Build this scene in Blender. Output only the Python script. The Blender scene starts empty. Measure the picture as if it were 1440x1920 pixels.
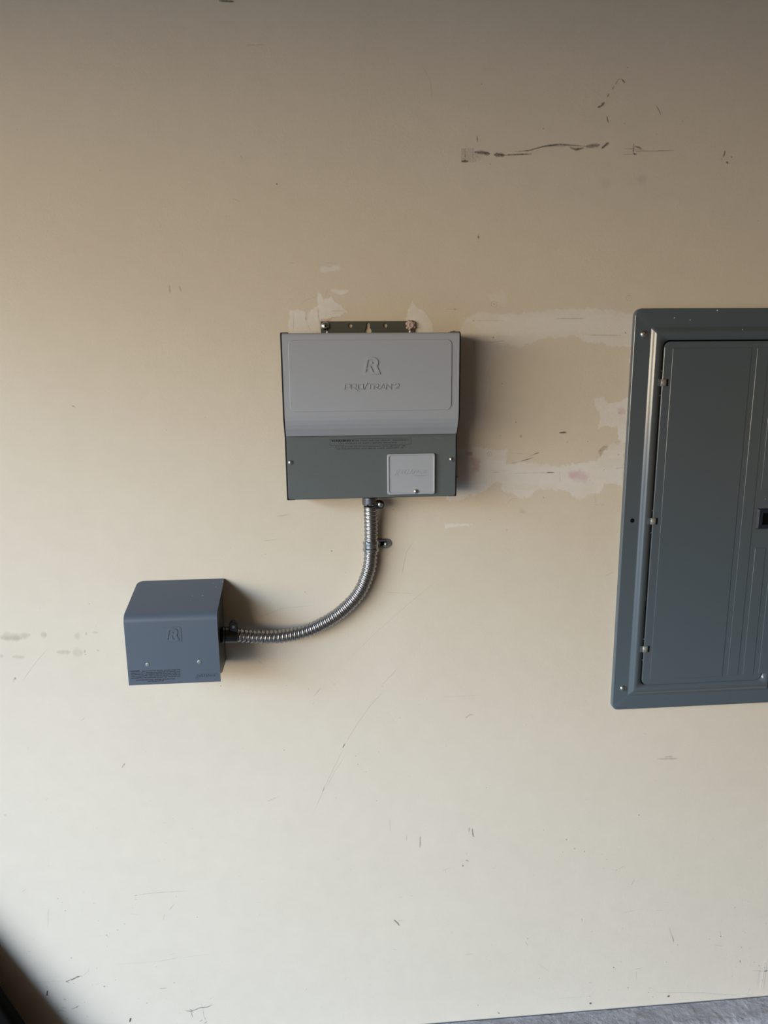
import bpy, bmesh, math, random
import numpy as np
from mathutils import Vector, Matrix

random.seed(7)
rng = np.random.default_rng(11)
C = bpy.context.scene.collection
scene = bpy.context.scene

# ------------------------------------------------------------------ camera
F_PX = 1331.0                       # 24 mm equivalent phone lens on a 1440x1920 frame
PITCH, YAW, ROLL = map(math.radians, (11.5056, 4.5439, -0.5539))
CAM_D, CAM_Z = 1.40, 1.615          # distance to the wall (plane y = 0), eye height


def cam_axes():
    cp, sp, cy, sy, cr, sr = (math.cos(PITCH), math.sin(PITCH), math.cos(YAW), math.sin(YAW),
                              math.cos(ROLL), math.sin(ROLL))
    fwd = Vector((sy * cp, cy * cp, -sp))
    right = Vector((cy, -sy, 0))
    up = right.cross(fwd)
    return right * cr + up * sr, -right * sr + up * cr, fwd


RX, UX, FX = cam_axes()
cam_data = bpy.data.cameras.new('camera')
cam = bpy.data.objects.new('camera', cam_data)
C.objects.link(cam)
m = Matrix((RX, UX, -FX)).transposed().to_4x4()
m.translation = Vector((0, -CAM_D, CAM_Z))
cam.matrix_world = m
cam_data.sensor_fit = 'VERTICAL'
cam_data.sensor_height = 24.0
cam_data.lens = 24.0 * F_PX / 1920.0
cam_data.clip_start = 0.02
scene.camera = cam

# ------------------------------------------------------------------ colour management
scene.view_settings.view_transform = 'Standard'
scene.view_settings.look = 'None'
scene.view_settings.exposure = 0.0
scene.view_settings.gamma = 1.0
scene.view_settings.use_curve_mapping = False
scene.cycles.use_denoising = True
scene.cycles.max_bounces = 8
scene.cycles.diffuse_bounces = 5
scene.cycles.transparent_max_bounces = 16

# ------------------------------------------------------------------ sky seen through the garage opening
SKY_STRENGTH = 30.0
world = bpy.data.worlds.new('overcast_sky')
scene.world = world
world.use_nodes = True
wn, wl = world.node_tree.nodes, world.node_tree.links
wn.clear()
w_out = wn.new('ShaderNodeOutputWorld')
w_bg = wn.new('ShaderNodeBackground')
w_tc = wn.new('ShaderNodeTexCoord')
w_sep = wn.new('ShaderNodeSeparateXYZ')
w_map = wn.new('ShaderNodeMapRange')
w_ramp = wn.new('ShaderNodeValToRGB')
w_map.inputs['From Min'].default_value = -1
w_map.inputs['From Max'].default_value = 1
wl.new(w_tc.outputs['Generated'], w_sep.inputs[0])
wl.new(w_sep.outputs['Z'], w_map.inputs['Value'])
wl.new(w_map.outputs[0], w_ramp.inputs[0])
wl.new(w_ramp.outputs[0], w_bg.inputs['Color'])
wl.new(w_bg.outputs[0], w_out.inputs[0])
w_bg.inputs['Strength'].default_value = SKY_STRENGTH
els = w_ramp.color_ramp.elements
# (elevation in degrees, colour): dark street and house fronts low down, bright haze above the roofs, blue higher up
SKY = ((-90, (2.0, 1.8, 1.7)), (-3, (2.0, 1.8, 1.7)), (1, (13.8, 11.6, 8.5)), (8, (9.0, 7.6, 5.6)), (12, (6.2, 5.8, 4.9)),
       (15.5, (18.3, 23.3, 28.6)), (20, (11.0, 16.4, 24.0)), (27, (3.0, 5.4, 9.6)), (45, (0.8, 1.8, 4.0)), (90, (0.4, 1.0, 2.2)))
for k_, (el_, col_) in enumerate(SKY):
    pos_ = (math.sin(math.radians(el_)) + 1) / 2
    if k_ == 0:
        e = els[0]
        e.position = pos_
    elif k_ == len(SKY) - 1:
        e = els[-1]
        e.position = pos_
    else:
        e = els.new(pos_)
    e.color = tuple(c_ / 30.0 for c_ in col_) + (1,)

ROOM_X0, ROOM_X1 = -1.95, 4.6       # front (street) wall plane and the far end
OPEN_Y0, OPEN_Y1, OPEN_Z = -0.75, -5.1, 2.3
ROOM_Y, ROOM_Z = -6.0, 2.75
portal_data = bpy.data.lights.new('garage_opening_portal', 'AREA')
portal_data.shape = 'RECTANGLE'
portal_data.size = OPEN_Y0 - OPEN_Y1
portal_data.size_y = OPEN_Z
portal_data.cycles.is_portal = True
portal = bpy.data.objects.new('garage_opening_portal', portal_data)
C.objects.link(portal)
portal.matrix_world = Matrix(((0, 0, -1, ROOM_X0 - 0.02), (1, 0, 0, (OPEN_Y0 + OPEN_Y1) / 2),
                              (0, 1, 0, OPEN_Z / 2), (0, 0, 0, 1)))
# the matrix above makes the light's -Z axis face +X (into the garage)


# ------------------------------------------------------------------ helpers: photograph pixel -> point on a plane parallel to the wall
def at(px, py, d=0.0):
    v = RX * ((px - 720) / F_PX) - UX * ((py - 960) / F_PX) + FX
    t = (CAM_D - d) / v.y
    return Vector((v.x * t, -d, CAM_Z + v.z * t))


def atx(px, py, d=0.0):
    p = at(px, py, d)
    return (p.x, p.z)


# ------------------------------------------------------------------ materials
def new_mat(name):
    mt = bpy.data.materials.new(name)
    mt.use_nodes = True
    nt = mt.node_tree
    return mt, nt.nodes, nt.links, nt.nodes['Principled BSDF']


def metal_paint(name, col, rough=0.5, bump=0.0, scale=900, spec=0.5, metallic=0.0, vary=0.06, speck=0.0,
                bump_dist=0.0006):
    mt, n, l, b = new_mat(name)
    tc = n.new('ShaderNodeTexCoord')
    big = n.new('ShaderNodeTexNoise')
    big.inputs['Scale'].default_value = 9
    big.inputs['Detail'].default_value = 4
    l.new(tc.outputs['Object'], big.inputs['Vector'])
    fine = n.new('ShaderNodeTexNoise')
    fine.inputs['Scale'].default_value = scale
    fine.inputs['Detail'].default_value = 2
    l.new(tc.outputs['Object'], fine.inputs['Vector'])
    hsv = n.new('ShaderNodeHueSaturation')
    hsv.inputs['Color'].default_value = (*col, 1)
    ma = n.new('ShaderNodeMath')
    ma.operation = 'MULTIPLY_ADD'
    l.new(big.outputs['Fac'], ma.inputs[0])
    ma.inputs[1].default_value = vary * 2
    ma.inputs[2].default_value = 1 - vary
    mb = n.new('ShaderNodeMath')
    mb.operation = 'MULTIPLY_ADD'
    l.new(fine.outputs['Fac'], mb.inputs[0])
    mb.inputs[1].default_value = speck * 2
    mb.inputs[2].default_value = 1 - speck
    mc = n.new('ShaderNodeMath')
    mc.operation = 'MULTIPLY'
    l.new(ma.outputs[0], mc.inputs[0])
    l.new(mb.outputs[0], mc.inputs[1])
    l.new(mc.outputs[0], hsv.inputs['Value'])
    l.new(hsv.outputs[0], b.inputs['Base Color'])
    b.inputs['Roughness'].default_value = rough
    b.inputs['Metallic'].default_value = metallic
    b.inputs['Specular IOR Level'].default_value = spec
    if bump:
        bp = n.new('ShaderNodeBump')
        bp.inputs['Strength'].default_value = bump
        bp.inputs['Distance'].default_value = bump_dist
        l.new(fine.outputs['Fac'], bp.inputs['Height'])
        l.new(bp.outputs[0], b.inputs['Normal'])
    return mt


M = {}
M['light_cover'] = metal_paint('light_grey_paint', (0.368, 0.392, 0.436), 0.5, 0.10, 1500, 0.35, vary=0.02)
M['plastic_cover'] = metal_paint('light_grey_plastic', (0.40, 0.425, 0.465), 0.45, 0.05, 1200, 0.4, vary=0.02)
M['dark_texture'] = metal_paint('textured_dark_grey_paint', (0.113, 0.134, 0.138), 0.55, 0.5, 900, 0.4,
                                vary=0.05, speck=0.35, bump_dist=0.0004)
M['black_steel'] = metal_paint('black_steel', (0.012, 0.012, 0.014), 0.5, 0, spec=0.3)
M['bracket_grey'] = metal_paint('grey_bracket_paint', (0.085, 0.085, 0.075), 0.5, 0, spec=0.4)
M['panel'] = metal_paint('panel_grey_paint', (0.094, 0.120, 0.140), 0.20, 0.04, 700, 0.9, vary=0.03)
M['inlet'] = metal_paint('inlet_blue_grey_paint', (0.088, 0.110, 0.142), 0.42, 0.06, 900, 0.45, vary=0.03)
M['hinge'] = metal_paint('bare_hinge_steel', (0.33, 0.33, 0.31), 0.5, 0, metallic=0.4)
M['ink'] = metal_paint('black_print', (0.012, 0.015, 0.02), 0.7, 0, spec=0.2)
M['zinc'] = metal_paint('zinc_plated_steel', (0.66, 0.71, 0.72), 0.27, 0, metallic=1.0, vary=0.1)
M['cast'] = metal_paint('die_cast_zinc_shaded', (0.085, 0.09, 0.10), 0.34, 0.2, 600, metallic=1.0, vary=0.15)  # zinc darkened: the dim reflections at the inlet connector are in its colour
M['cast_light'] = metal_paint('die_cast_zinc_light', (0.22, 0.23, 0.25), 0.36, 0.2, 600, metallic=1.0, vary=0.15)  # lighter copy of the same zinc for the upper clamp
M['flex'] = metal_paint('flexible_steel', (0.40, 0.395, 0.40), 0.33, 0, metallic=1.0, vary=0.08)
M['recess_shade'] = metal_paint('painted_recess_shade', (0.004, 0.004, 0.005), 0.8, 0, spec=0.1)  # near-black colour painting the shade in holes, slots, gaps and screw recesses
M['latch'] = metal_paint('dark_blue_latch_plastic', (0.014, 0.024, 0.040), 0.3, 0, spec=0.5)
M['plaster_lump'] = metal_paint('dried_pink_plaster', (0.55, 0.44, 0.42), 0.9, 0.8, 400, 0.1, vary=0.15,
                                bump_dist=0.002)


def wall_paint(name, col, bump=0.35, patched=False):
    mt, n, l, b = new_mat(name)
    tc = n.new('ShaderNodeTexCoord')
    big = n.new('ShaderNodeTexNoise')
    big.inputs['Scale'].default_value = 3.2
    big.inputs['Detail'].default_value = 5
    mid = n.new('ShaderNodeTexNoise')
    mid.inputs['Scale'].default_value = 26
    mid.inputs['Detail'].default_value = 6
    fine = n.new('ShaderNodeTexNoise')
    fine.inputs['Scale'].default_value = 260
    fine.inputs['Detail'].default_value = 3
    for q in (big, mid, fine):
        l.new(tc.outputs['Object'], q.inputs['Vector'])
    mix = n.new('ShaderNodeMix')
    mix.data_type = 'RGBA'
    mix.inputs[6].default_value = (col[0] * 0.965, col[1] * 0.96, col[2] * 0.94, 1)
    mix.inputs[7].default_value = (col[0] * 1.03, col[1] * 1.035, col[2] * 1.05, 1)
    l.new(big.outputs['Fac'], mix.inputs[0])
    hsv = n.new('ShaderNodeHueSaturation')
    l.new(mix.outputs[2], hsv.inputs['Color'])
    ma = n.new('ShaderNodeMath')
    ma.operation = 'MULTIPLY_ADD'
    ma.inputs[1].default_value = 0.07
    ma.inputs[2].default_value = 0.965
    l.new(mid.outputs['Fac'], ma.inputs[0])
    l.new(ma.outputs[0], hsv.inputs['Value'])
    if patched:
        pa = n.new('ShaderNodeAttribute')
        pa.attribute_name = 'mark'
        pm = n.new('ShaderNodeMix')
        pm.data_type = 'RGBA'
        l.new(pa.outputs['Alpha'], pm.inputs[0])
        l.new(hsv.outputs[0], pm.inputs[6])
        l.new(pa.outputs['Color'], pm.inputs[7])
        l.new(pm.outputs[2], b.inputs['Base Color'])
    else:
        l.new(hsv.outputs[0], b.inputs['Base Color'])
    b.inputs['Roughness'].default_value = 0.55
    b.inputs['Specular IOR Level'].default_value = 0.25
    bp = n.new('ShaderNodeBump')
    bp.inputs['Strength'].default_value = bump
    bp.inputs['Distance'].default_value = 0.0006
    l.new(fine.outputs['Fac'], bp.inputs['Height'])
    bp2 = n.new('ShaderNodeBump')
    bp2.inputs['Strength'].default_value = bump
    bp2.inputs['Distance'].default_value = 0.002
    l.new(mid.outputs['Fac'], bp2.inputs['Height'])
    l.new(bp.outputs[0], bp2.inputs['Normal'])
    l.new(bp2.outputs[0], b.inputs['Normal'])
    return mt


WALL_COL = (0.70, 0.625, 0.51)
M['wall'] = wall_paint('beige_wall_paint', WALL_COL)
M['patched_wall'] = wall_paint('wall_paint_with_joint_compound', WALL_COL, patched=True)
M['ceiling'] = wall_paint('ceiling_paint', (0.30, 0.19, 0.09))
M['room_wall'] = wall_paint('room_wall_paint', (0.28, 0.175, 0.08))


def mark_material():
    """Stains, plaster and scuffs: colour and coverage come from the mesh attribute 'mark', broken up by noise."""
    mt, n, l, b = new_mat('wall_marks')
    at_ = n.new('ShaderNodeAttribute')
    at_.attribute_name = 'mark'
    tc = n.new('ShaderNodeTexCoord')
    nz = n.new('ShaderNodeTexNoise')
    nz.inputs['Scale'].default_value = 420
    nz.inputs['Detail'].default_value = 4
    l.new(tc.outputs['Object'], nz.inputs['Vector'])
    br = n.new('ShaderNodeAttribute')
    br.attribute_name = 'broken'
    # coverage = alpha * mix(1, noise contrast, broken)
    cr = n.new('ShaderNodeMapRange')
    cr.inputs['From Min'].default_value = 0.42
    cr.inputs['From Max'].default_value = 0.60
    l.new(nz.outputs['Fac'], cr.inputs['Value'])
    mx = n.new('ShaderNodeMix')
    mx.data_type = 'FLOAT'
    l.new(br.outputs['Fac'], mx.inputs[0])
    mx.inputs[2].default_value = 1.0
    l.new(cr.outputs[0], mx.inputs[3])
    mul = n.new('ShaderNodeMath')
    mul.operation = 'MULTIPLY'
    l.new(at_.outputs['Alpha'], mul.inputs[0])
    l.new(mx.outputs[0], mul.inputs[1])
    l.new(at_.outputs['Color'], b.inputs['Base Color'])
    l.new(mul.outputs[0], b.inputs['Alpha'])
    b.inputs['Roughness'].default_value = 0.8
    b.inputs['Specular IOR Level'].default_value = 0.15
    nb = n.new('ShaderNodeTexNoise')
    nb.inputs['Scale'].default_value = 90
    nb.inputs['Detail'].default_value = 5
    l.new(tc.outputs['Object'], nb.inputs['Vector'])
    bp = n.new('ShaderNodeBump')
    bp.inputs['Strength'].default_value = 0.25
    bp.inputs['Distance'].default_value = 0.002
    l.new(nb.outputs['Fac'], bp.inputs['Height'])
    l.new(bp.outputs[0], b.inputs['Normal'])
    return mt


M['marks'] = mark_material()


def concrete(name, col, scale=60, bump=0.8, dist=0.006):
    mt, n, l, b = new_mat(name)
    tc = n.new('ShaderNodeTexCoord')
    a = n.new('ShaderNodeTexNoise')
    a.inputs['Scale'].default_value = scale
    a.inputs['Detail'].default_value = 8
    a.inputs['Roughness'].default_value = 0.65
    l.new(tc.outputs['Object'], a.inputs['Vector'])
    big = n.new('ShaderNodeTexNoise')
    big.inputs['Scale'].default_value = 7
    big.inputs['Detail'].default_value = 4
    l.new(tc.outputs['Object'], big.inputs['Vector'])
    add = n.new('ShaderNodeMath')
    add.operation = 'ADD'
    l.new(a.outputs['Fac'], add.inputs[0])
    l.new(big.outputs['Fac'], add.inputs[1])
    rp = n.new('ShaderNodeMapRange')
    rp.inputs['From Min'].default_value = 0.7
    rp.inputs['From Max'].default_value = 1.3
    l.new(add.outputs[0], rp.inputs['Value'])
    mix = n.new('ShaderNodeMix')
    mix.data_type = 'RGBA'
    mix.inputs[6].default_value = (col[0] * 0.7, col[1] * 0.68, col[2] * 0.68, 1)
    mix.inputs[7].default_value = (col[0] * 1.25, col[1] * 1.25, col[2] * 1.25, 1)
    l.new(rp.outputs[0], mix.inputs[0])
    l.new(mix.outputs[2], b.inputs['Base Color'])
    b.inputs['Roughness'].default_value = 0.75
    bp = n.new('ShaderNodeBump')
    bp.inputs['Strength'].default_value = bump
    bp.inputs['Distance'].default_value = dist
    l.new(a.outputs['Fac'], bp.inputs['Height'])
    l.new(bp.outputs[0], b.inputs['Normal'])
    return mt


M['curb'] = concrete('rough_grey_concrete', (0.40, 0.375, 0.37))
M['floor'] = concrete('smooth_floor_concrete', (0.125, 0.115, 0.10), 18, 0.3, 0.002)
M['drive'] = concrete('driveway_concrete', (0.27, 0.225, 0.18), 4, 0.2, 0.002)
M['bin'] = metal_paint('black_plastic', (0.004, 0.0035, 0.003), 0.8, 0, spec=0.05)


# ------------------------------------------------------------------ object helpers
def world_loc(o):
    v = Vector((0, 0, 0))
    while o is not None:
        v += o.location
        o = o.parent
    return v


def tag(o, label=None, cat=None, group=None, kind=None):
    for k, v in (('label', label), ('category', cat), ('group', group), ('kind', kind)):
        if v:
            o[k] = v
    return o


def empty(name, loc, label, cat, group=None):
    o = bpy.data.objects.new(name, None)
    C.objects.link(o)
    o.location = loc
    o.empty_display_size = 0.05
    return tag(o, label, cat, group)


def link(name, me, mat, parent=None, label=None, smooth=False):
    """me is in world coordinates; the object's origin becomes its centre."""
    o = bpy.data.objects.new(name, me)
    C.objects.link(o)
    n = len(me.vertices)
    co = np.empty(n * 3, dtype=np.float32)
    me.vertices.foreach_get('co', co)
    co = co.reshape(-1, 3)
    c = Vector([float(x) for x in (co.min(0) + co.max(0)) / 2])
    me.transform(Matrix.Translation(-c))
    if parent is not None:
        o.parent = parent
        o.location = c - world_loc(parent)
    else:
        o.location = c
    if mat is not None:
        me.materials.clear()
        for q in (mat if isinstance(mat, (list, tuple)) else [mat]):
            me.materials.append(q)
    if smooth:
        me.polygons.foreach_set('use_smooth', [True] * len(me.polygons))
    if label:
        o['label'] = label
    return o


def bm_mesh(bm, name='mesh'):
    me = bpy.data.meshes.new(name)
    bmesh.ops.recalc_face_normals(bm, faces=bm.faces)
    bm.to_mesh(me)
    bm.free()
    return me


def add_box(bm, x0, x1, y0, y1, z0, z1, mi=0):
    vs = [bm.verts.new((x, y, z)) for x in (x0, x1) for y in (y0, y1) for z in (z0, z1)]
    fs = []
    for idx in ((0, 1, 3, 2), (4, 6, 7, 5), (0, 4, 5, 1), (2, 3, 7, 6), (0, 2, 6, 4), (1, 5, 7, 3)):
        f = bm.faces.new([vs[i] for i in idx])
        f.material_index = mi
        fs.append(f)
    return vs


def box_mesh(x0, x1, y0, y1, z0, z1, bevel=0.0, seg=2):
    bm = bmesh.new()
    add_box(bm, x0, x1, y0, y1, z0, z1)
    if bevel:
        bmesh.ops.bevel(bm, geom=bm.edges[:], offset=bevel, segments=seg, profile=0.5, affect='EDGES')
    return bm_mesh(bm)


def merge(bm, me, mi=None):
    k = len(bm.faces)
    bm.from_mesh(me)
    bm.faces.ensure_lookup_table()
    if mi is not None:
        for f in bm.faces[k:]:
            f.material_index = mi
    bpy.data.meshes.remove(me)


def rrect(x0, x1, z0, z1, r, n=6):
    """counter-clockwise rounded rectangle in (x, z)"""
    pts = []
    for cx, cz, a0 in ((x1 - r, z0 + r, -90), (x1 - r, z1 - r, 0), (x0 + r, z1 - r, 90), (x0 + r, z0 + r, 180)):
        for i in range(n + 1):
            a = math.radians(a0 + 90 * i / n)
            pts.append((cx + r * math.cos(a), cz + r * math.sin(a)))
    return pts


def circle(cx, cz, r, n=24):
    return [(cx + r * math.cos(2 * math.pi * i / n), cz + r * math.sin(2 * math.pi * i / n)) for i in range(n)]


def curve_to_mesh(cu):
    o = bpy.data.objects.new('tmp', cu)
    C.objects.link(o)
    dg = bpy.context.evaluated_depsgraph_get()
    dg.update()
    me = bpy.data.meshes.new_from_object(o.evaluated_get(dg))
    bpy.data.objects.remove(o)
    bpy.data.curves.remove(cu)
    return me


TO_WALL = Matrix(((1, 0, 0, 0), (0, 0, -1, 0), (0, 1, 0, 0), (0, 0, 0, 1)))   # (x, y, z) -> (x, -z, y)


def plate(loops, d0, d1, bevel=0.0):
    """flat plate between depths d0 < d1 in front of the wall; first loop outer, others holes"""
    cu = bpy.data.curves.new('plate', 'CURVE')
    cu.dimensions = '2D'
    cu.fill_mode = 'BOTH'
    for lp in loops:
        s = cu.splines.new('POLY')
        s.points.add(len(lp) - 1)
        for i, (x, z) in enumerate(lp):
            s.points[i].co = (x, z, 0, 1)
        s.use_cyclic_u = True
    t = (d1 - d0) / 2
    cu.extrude = max(t - bevel, 0.00001)
    cu.bevel_depth = bevel
    cu.bevel_resolution = 1
    cu.offset = -bevel
    me = curve_to_mesh(cu)
    me.transform(Matrix.Translation((0, -(d0 + d1) / 2, 0)) @ TO_WALL)
    return me


def text_mesh(body, cx, cz, d, height, width=None, thick=0.0001, bevel=0.0, shear=0.0, bold=0.0, rot=0.0,
              align='CENTER', spacing=1.0):
    cu = bpy.data.curves.new('text', 'FONT')
    cu.body = body
    cu.size = 1.0
    cu.shear = shear
    cu.offset = bold
    cu.space_character = spacing
    cu.resolution_u = 3
    me = curve_to_mesh(cu)
    co = np.empty(len(me.vertices) * 3, dtype=np.float32)
    me.vertices.foreach_get('co', co)
    co = co.reshape(-1, 3)
    lo, hi = co.min(0), co.max(0)
    sy = height / (hi[1] - lo[1])
    sx = (width / (hi[0] - lo[0])) if width else sy
    ox = (lo[0] + hi[0]) / 2 if align == 'CENTER' else lo[0]
    bpy.data.meshes.remove(me)
    cu = bpy.data.curves.new('text', 'FONT')
    cu.body = body
    cu.size = 1.0
    cu.shear = shear
    cu.offset = bold
    cu.space_character = spacing
    cu.resolution_u = 3
    cu.extrude = thick
    cu.bevel_depth = bevel
    me = curve_to_mesh(cu)
    mt = (Matrix.Translation((cx, -d, cz)) @ Matrix.Rotation(rot, 4, 'Y') @ TO_WALL
          @ Matrix.Diagonal((sx, sy, 1, 1)) @ Matrix.Translation((-ox, -(lo[1] + hi[1]) / 2, 0)))
    me.transform(mt)
    return me


def stroke(bm, pts, w, d0, d1, taper=0.55, mi=0):
    """raised line with a trapezoid section; pts in (x, z)"""
    P = [Vector((p[0], p[1])) for p in pts]
    rows = []
    for i, p in enumerate(P):
        a = (P[i] - P[i - 1]).normalized() if i else (P[1] - P[0]).normalized()
        b = (P[i + 1] - P[i]).normalized() if i < len(P) - 1 else a
        t = (a + b)
        t = t.normalized() if t.length > 1e-6 else a
        nrm = Vector((-t.y, t.x))
        k = 1 / max(0.45, abs(nrm.dot(Vector((-a.y, a.x)))))
        h = w / 2 * k
        row = []
        for s, dd in ((-1, d0), (-taper, d1), (taper, d1), (1, d0)):
            q = p + nrm * h * s
            row.append(bm.verts.new((q.x, -dd, q.y)))
        rows.append(row)
    for r0, r1 in zip(rows, rows[1:]):
        for k in range(3):
            bm.faces.new((r0[k], r0[k + 1], r1[k + 1], r1[k])).material_index = mi
    for r in (rows[0], rows[-1]):
        bm.faces.new(r).material_index = mi


def lathe(profile, origin, axis, n=24):
    """profile: (radius, height along axis)"""
    axis = Vector(axis).normalized()
    u = axis.orthogonal().normalized()
    v = axis.cross(u)
    bm = bmesh.new()
    rings = []
    for r, h in profile:
        if r < 1e-7:
            rings.append([bm.verts.new(Vector(origin) + axis * h)])
        else:
            rings.append([bm.verts.new(Vector(origin) + axis * h + (u * math.cos(2 * math.pi * i / n)
                                                                   + v * math.sin(2 * math.pi * i / n)) * r)
                          for i in range(n)])
    for a, b in zip(rings, rings[1:]):
        for i in range(n):
            j = (i + 1) % n
            if len(a) == 1 and len(b) == 1:
                continue
            if len(a) == 1:
                bm.faces.new((a[0], b[i], b[j]))
            elif len(b) == 1:
                bm.faces.new((a[i], a[j], b[0]))
            else:
                bm.faces.new((a[i], a[j], b[j], b[i]))
    return bm_mesh(bm)


def screw(parent, px, py, d, r, kind='cross', angle=20, name='screw', mat='zinc', h=None, label=None):
    """round head screw whose head sits on a face at depth d, seen at photograph pixel (px, py)"""
    h = h or r * 0.62
    p = at(px, py, d + h * 0.5)
    p.y = -d
    prof = [(r * 0.98, -0.0004), (r, h * 0.12)]
    for i in range(1, 7):
        a = math.radians(90 * i / 6)
        prof.append((r * math.cos(a) if i < 6 else 0, h * (0.12 + 0.88 * math.sin(a))))
    bm = bmesh.new()
    merge(bm, lathe(prof, p, (0, -1, 0), 28), 0)
    sm = len(bm.faces)
    for f in bm.faces:
        f.smooth = True
    c, s = math.cos(math.radians(angle)), math.sin(math.radians(angle))
    for k in ((0, 1) if kind == 'cross' else (0,)):
        ca, sa = (c, s) if k == 0 else (-s, c)
        L, W = (r * 0.55, r * 0.13) if kind == 'cross' else (r * 0.86, r * 0.13)
        vs = add_box(bm, -L, L, 0, 0.0001, -W, W, 1)
        top = h * (1.02 if kind == 'cross' else 0.99)
        for v in vs:
            x, z = v.co.x, v.co.z
            rr = min(abs(x) / r, 0.98)
            hh = top * (0.12 + 0.88 * math.sqrt(1 - rr * rr)) if kind == 'cross' else h * 0.5
            if kind != 'cross':
                hh = h * (0.12 + 0.88 * math.sqrt(1 - rr * rr)) + 0.00008
            yy = -(hh + 0.00006) if v.co.y < 0.00005 else -0.0002
            v.co = Vector((p.x + x * ca - z * sa, p.y + yy, p.z + x * sa + z * ca))
        if kind == 'cross':
            add_box(bm, p.x - r * 0.2, p.x + r * 0.2, p.y - h * 1.01 - 0.0001, p.y - h * 0.6, p.z - r * 0.2,
                    p.z + r * 0.2, 1)
        else:
            mid = h + 0.0001
            vs = add_box(bm, -r * 0.5, r * 0.5, 0, 0.0001, -W, W, 1)
            for v in vs:
                x, z = v.co.x, v.co.z
                yy = -mid if v.co.y < 0.00005 else -0.0002
                v.co = Vector((p.x + x * ca - z * sa, p.y + yy, p.z + x * sa + z * ca))
    me = bm_mesh(bm)
    o = link(name, me, [M[mat], M['recess_shade']], parent, label)
    return o


# ------------------------------------------------------------------ the setting
def struct(name, me, mat, smooth=False):
    o = link(name, me, mat, None, None, smooth)
    o['kind'] = 'structure'
    return o


CURB_Z = CAM_Z - 1.5345
WALL_BOTTOM = CAM_Z - 1.5292
struct('floor', box_mesh(ROOM_X0, ROOM_X1, ROOM_Y, -0.0, -0.12, 0.0), M['floor'])
struct('ceiling', box_mesh(ROOM_X0 - 0.15, ROOM_X1 + 0.1, ROOM_Y - 0.1, 0.12, ROOM_Z, ROOM_Z + 0.1), M['ceiling'])
struct('wall_right', box_mesh(ROOM_X1, ROOM_X1 + 0.1, ROOM_Y, 0.0, 0, ROOM_Z), M['room_wall'])
struct('wall_front', box_mesh(ROOM_X0, ROOM_X1, ROOM_Y - 0.1, ROOM_Y, 0, ROOM_Z), M['room_wall'])
bm = bmesh.new()
add_box(bm, ROOM_X0 - 0.12, ROOM_X0, OPEN_Y0, 0.0, 0, ROOM_Z)
add_box(bm, ROOM_X0 - 0.12, ROOM_X0, ROOM_Y, OPEN_Y1, 0, ROOM_Z)
add_box(bm, ROOM_X0 - 0.12, ROOM_X0, OPEN_Y1, OPEN_Y0, OPEN_Z, ROOM_Z)
struct('wall_left', bm_mesh(bm), M['room_wall'])
struct('ground', box_mesh(-16, ROOM_X0 - 0.0, -16, 10, -0.2, -0.02), M['drive'])

# rough concrete curb the drywall stands on (its top is uneven)
bm = bmesh.new()
nx, ny = 420, 16
x0, x1 = ROOM_X0, ROOM_X1
xs = np.concatenate([np.linspace(ROOM_X0, -0.9, 12), np.linspace(-0.85, 1.3, nx), np.linspace(1.4, ROOM_X1, 20)])
rows = []
for i, x in enumerate(xs):
    row = [bm.verts.new((x, 0.0, CURB_Z + 0.001))]
    edge = 0.057 + 0.003 * math.sin(x * 9) + random.uniform(-0.0015, 0.0015)
    for j in range(ny):
        t = (j + 1) / ny
        y = -t * edge
        z = CURB_Z + random.uniform(-0.0008, 0.0008) * (1 + t) + 0.001 * math.sin(x * 40 + t * 5) - 0.003 * max(0, t - 0.8) * 5
        row.append(bm.verts.new((x, y, z)))
    row.append(bm.verts.new((x, -edge - 0.006, 0.0)))
    rows.append(row)
for a, b in zip(rows, rows[1:]):
    for j in range(len(a) - 1):
        bm.faces.new((a[j], a[j + 1], b[j + 1], b[j])).smooth = True
struct('trim_1', bm_mesh(bm), M['curb'])

# --- the wall itself, with the plaster, stains and scuffs that sit on its paint
bm = bmesh.new()
add_box(bm, ROOM_X0, ROOM_X1, 0.0, 0.1, WALL_BOTTOM, ROOM_Z)
add_box(bm, ROOM_X0, ROOM_X1, 0.004, 0.1, 0.0, WALL_BOTTOM)
base = bm_mesh(bm)
mv, mf, mcol, mbrk = [], [], [], []     # mark vertices, faces, colours, brokenness
LAYER = [0.00042]


def layer():
    LAYER[0] += 0.0000015
    return LAYER[0]


DARK = (0.045, 0.040, 0.036)
GREY = (0.20, 0.185, 0.165)
SMUDGE = (0.36, 0.33, 0.29)
WHITE = (0.80, 0.78, 0.75)
RUST = (0.10, 0.045, 0.03)
PINK = (0.55, 0.34, 0.36)


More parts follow.
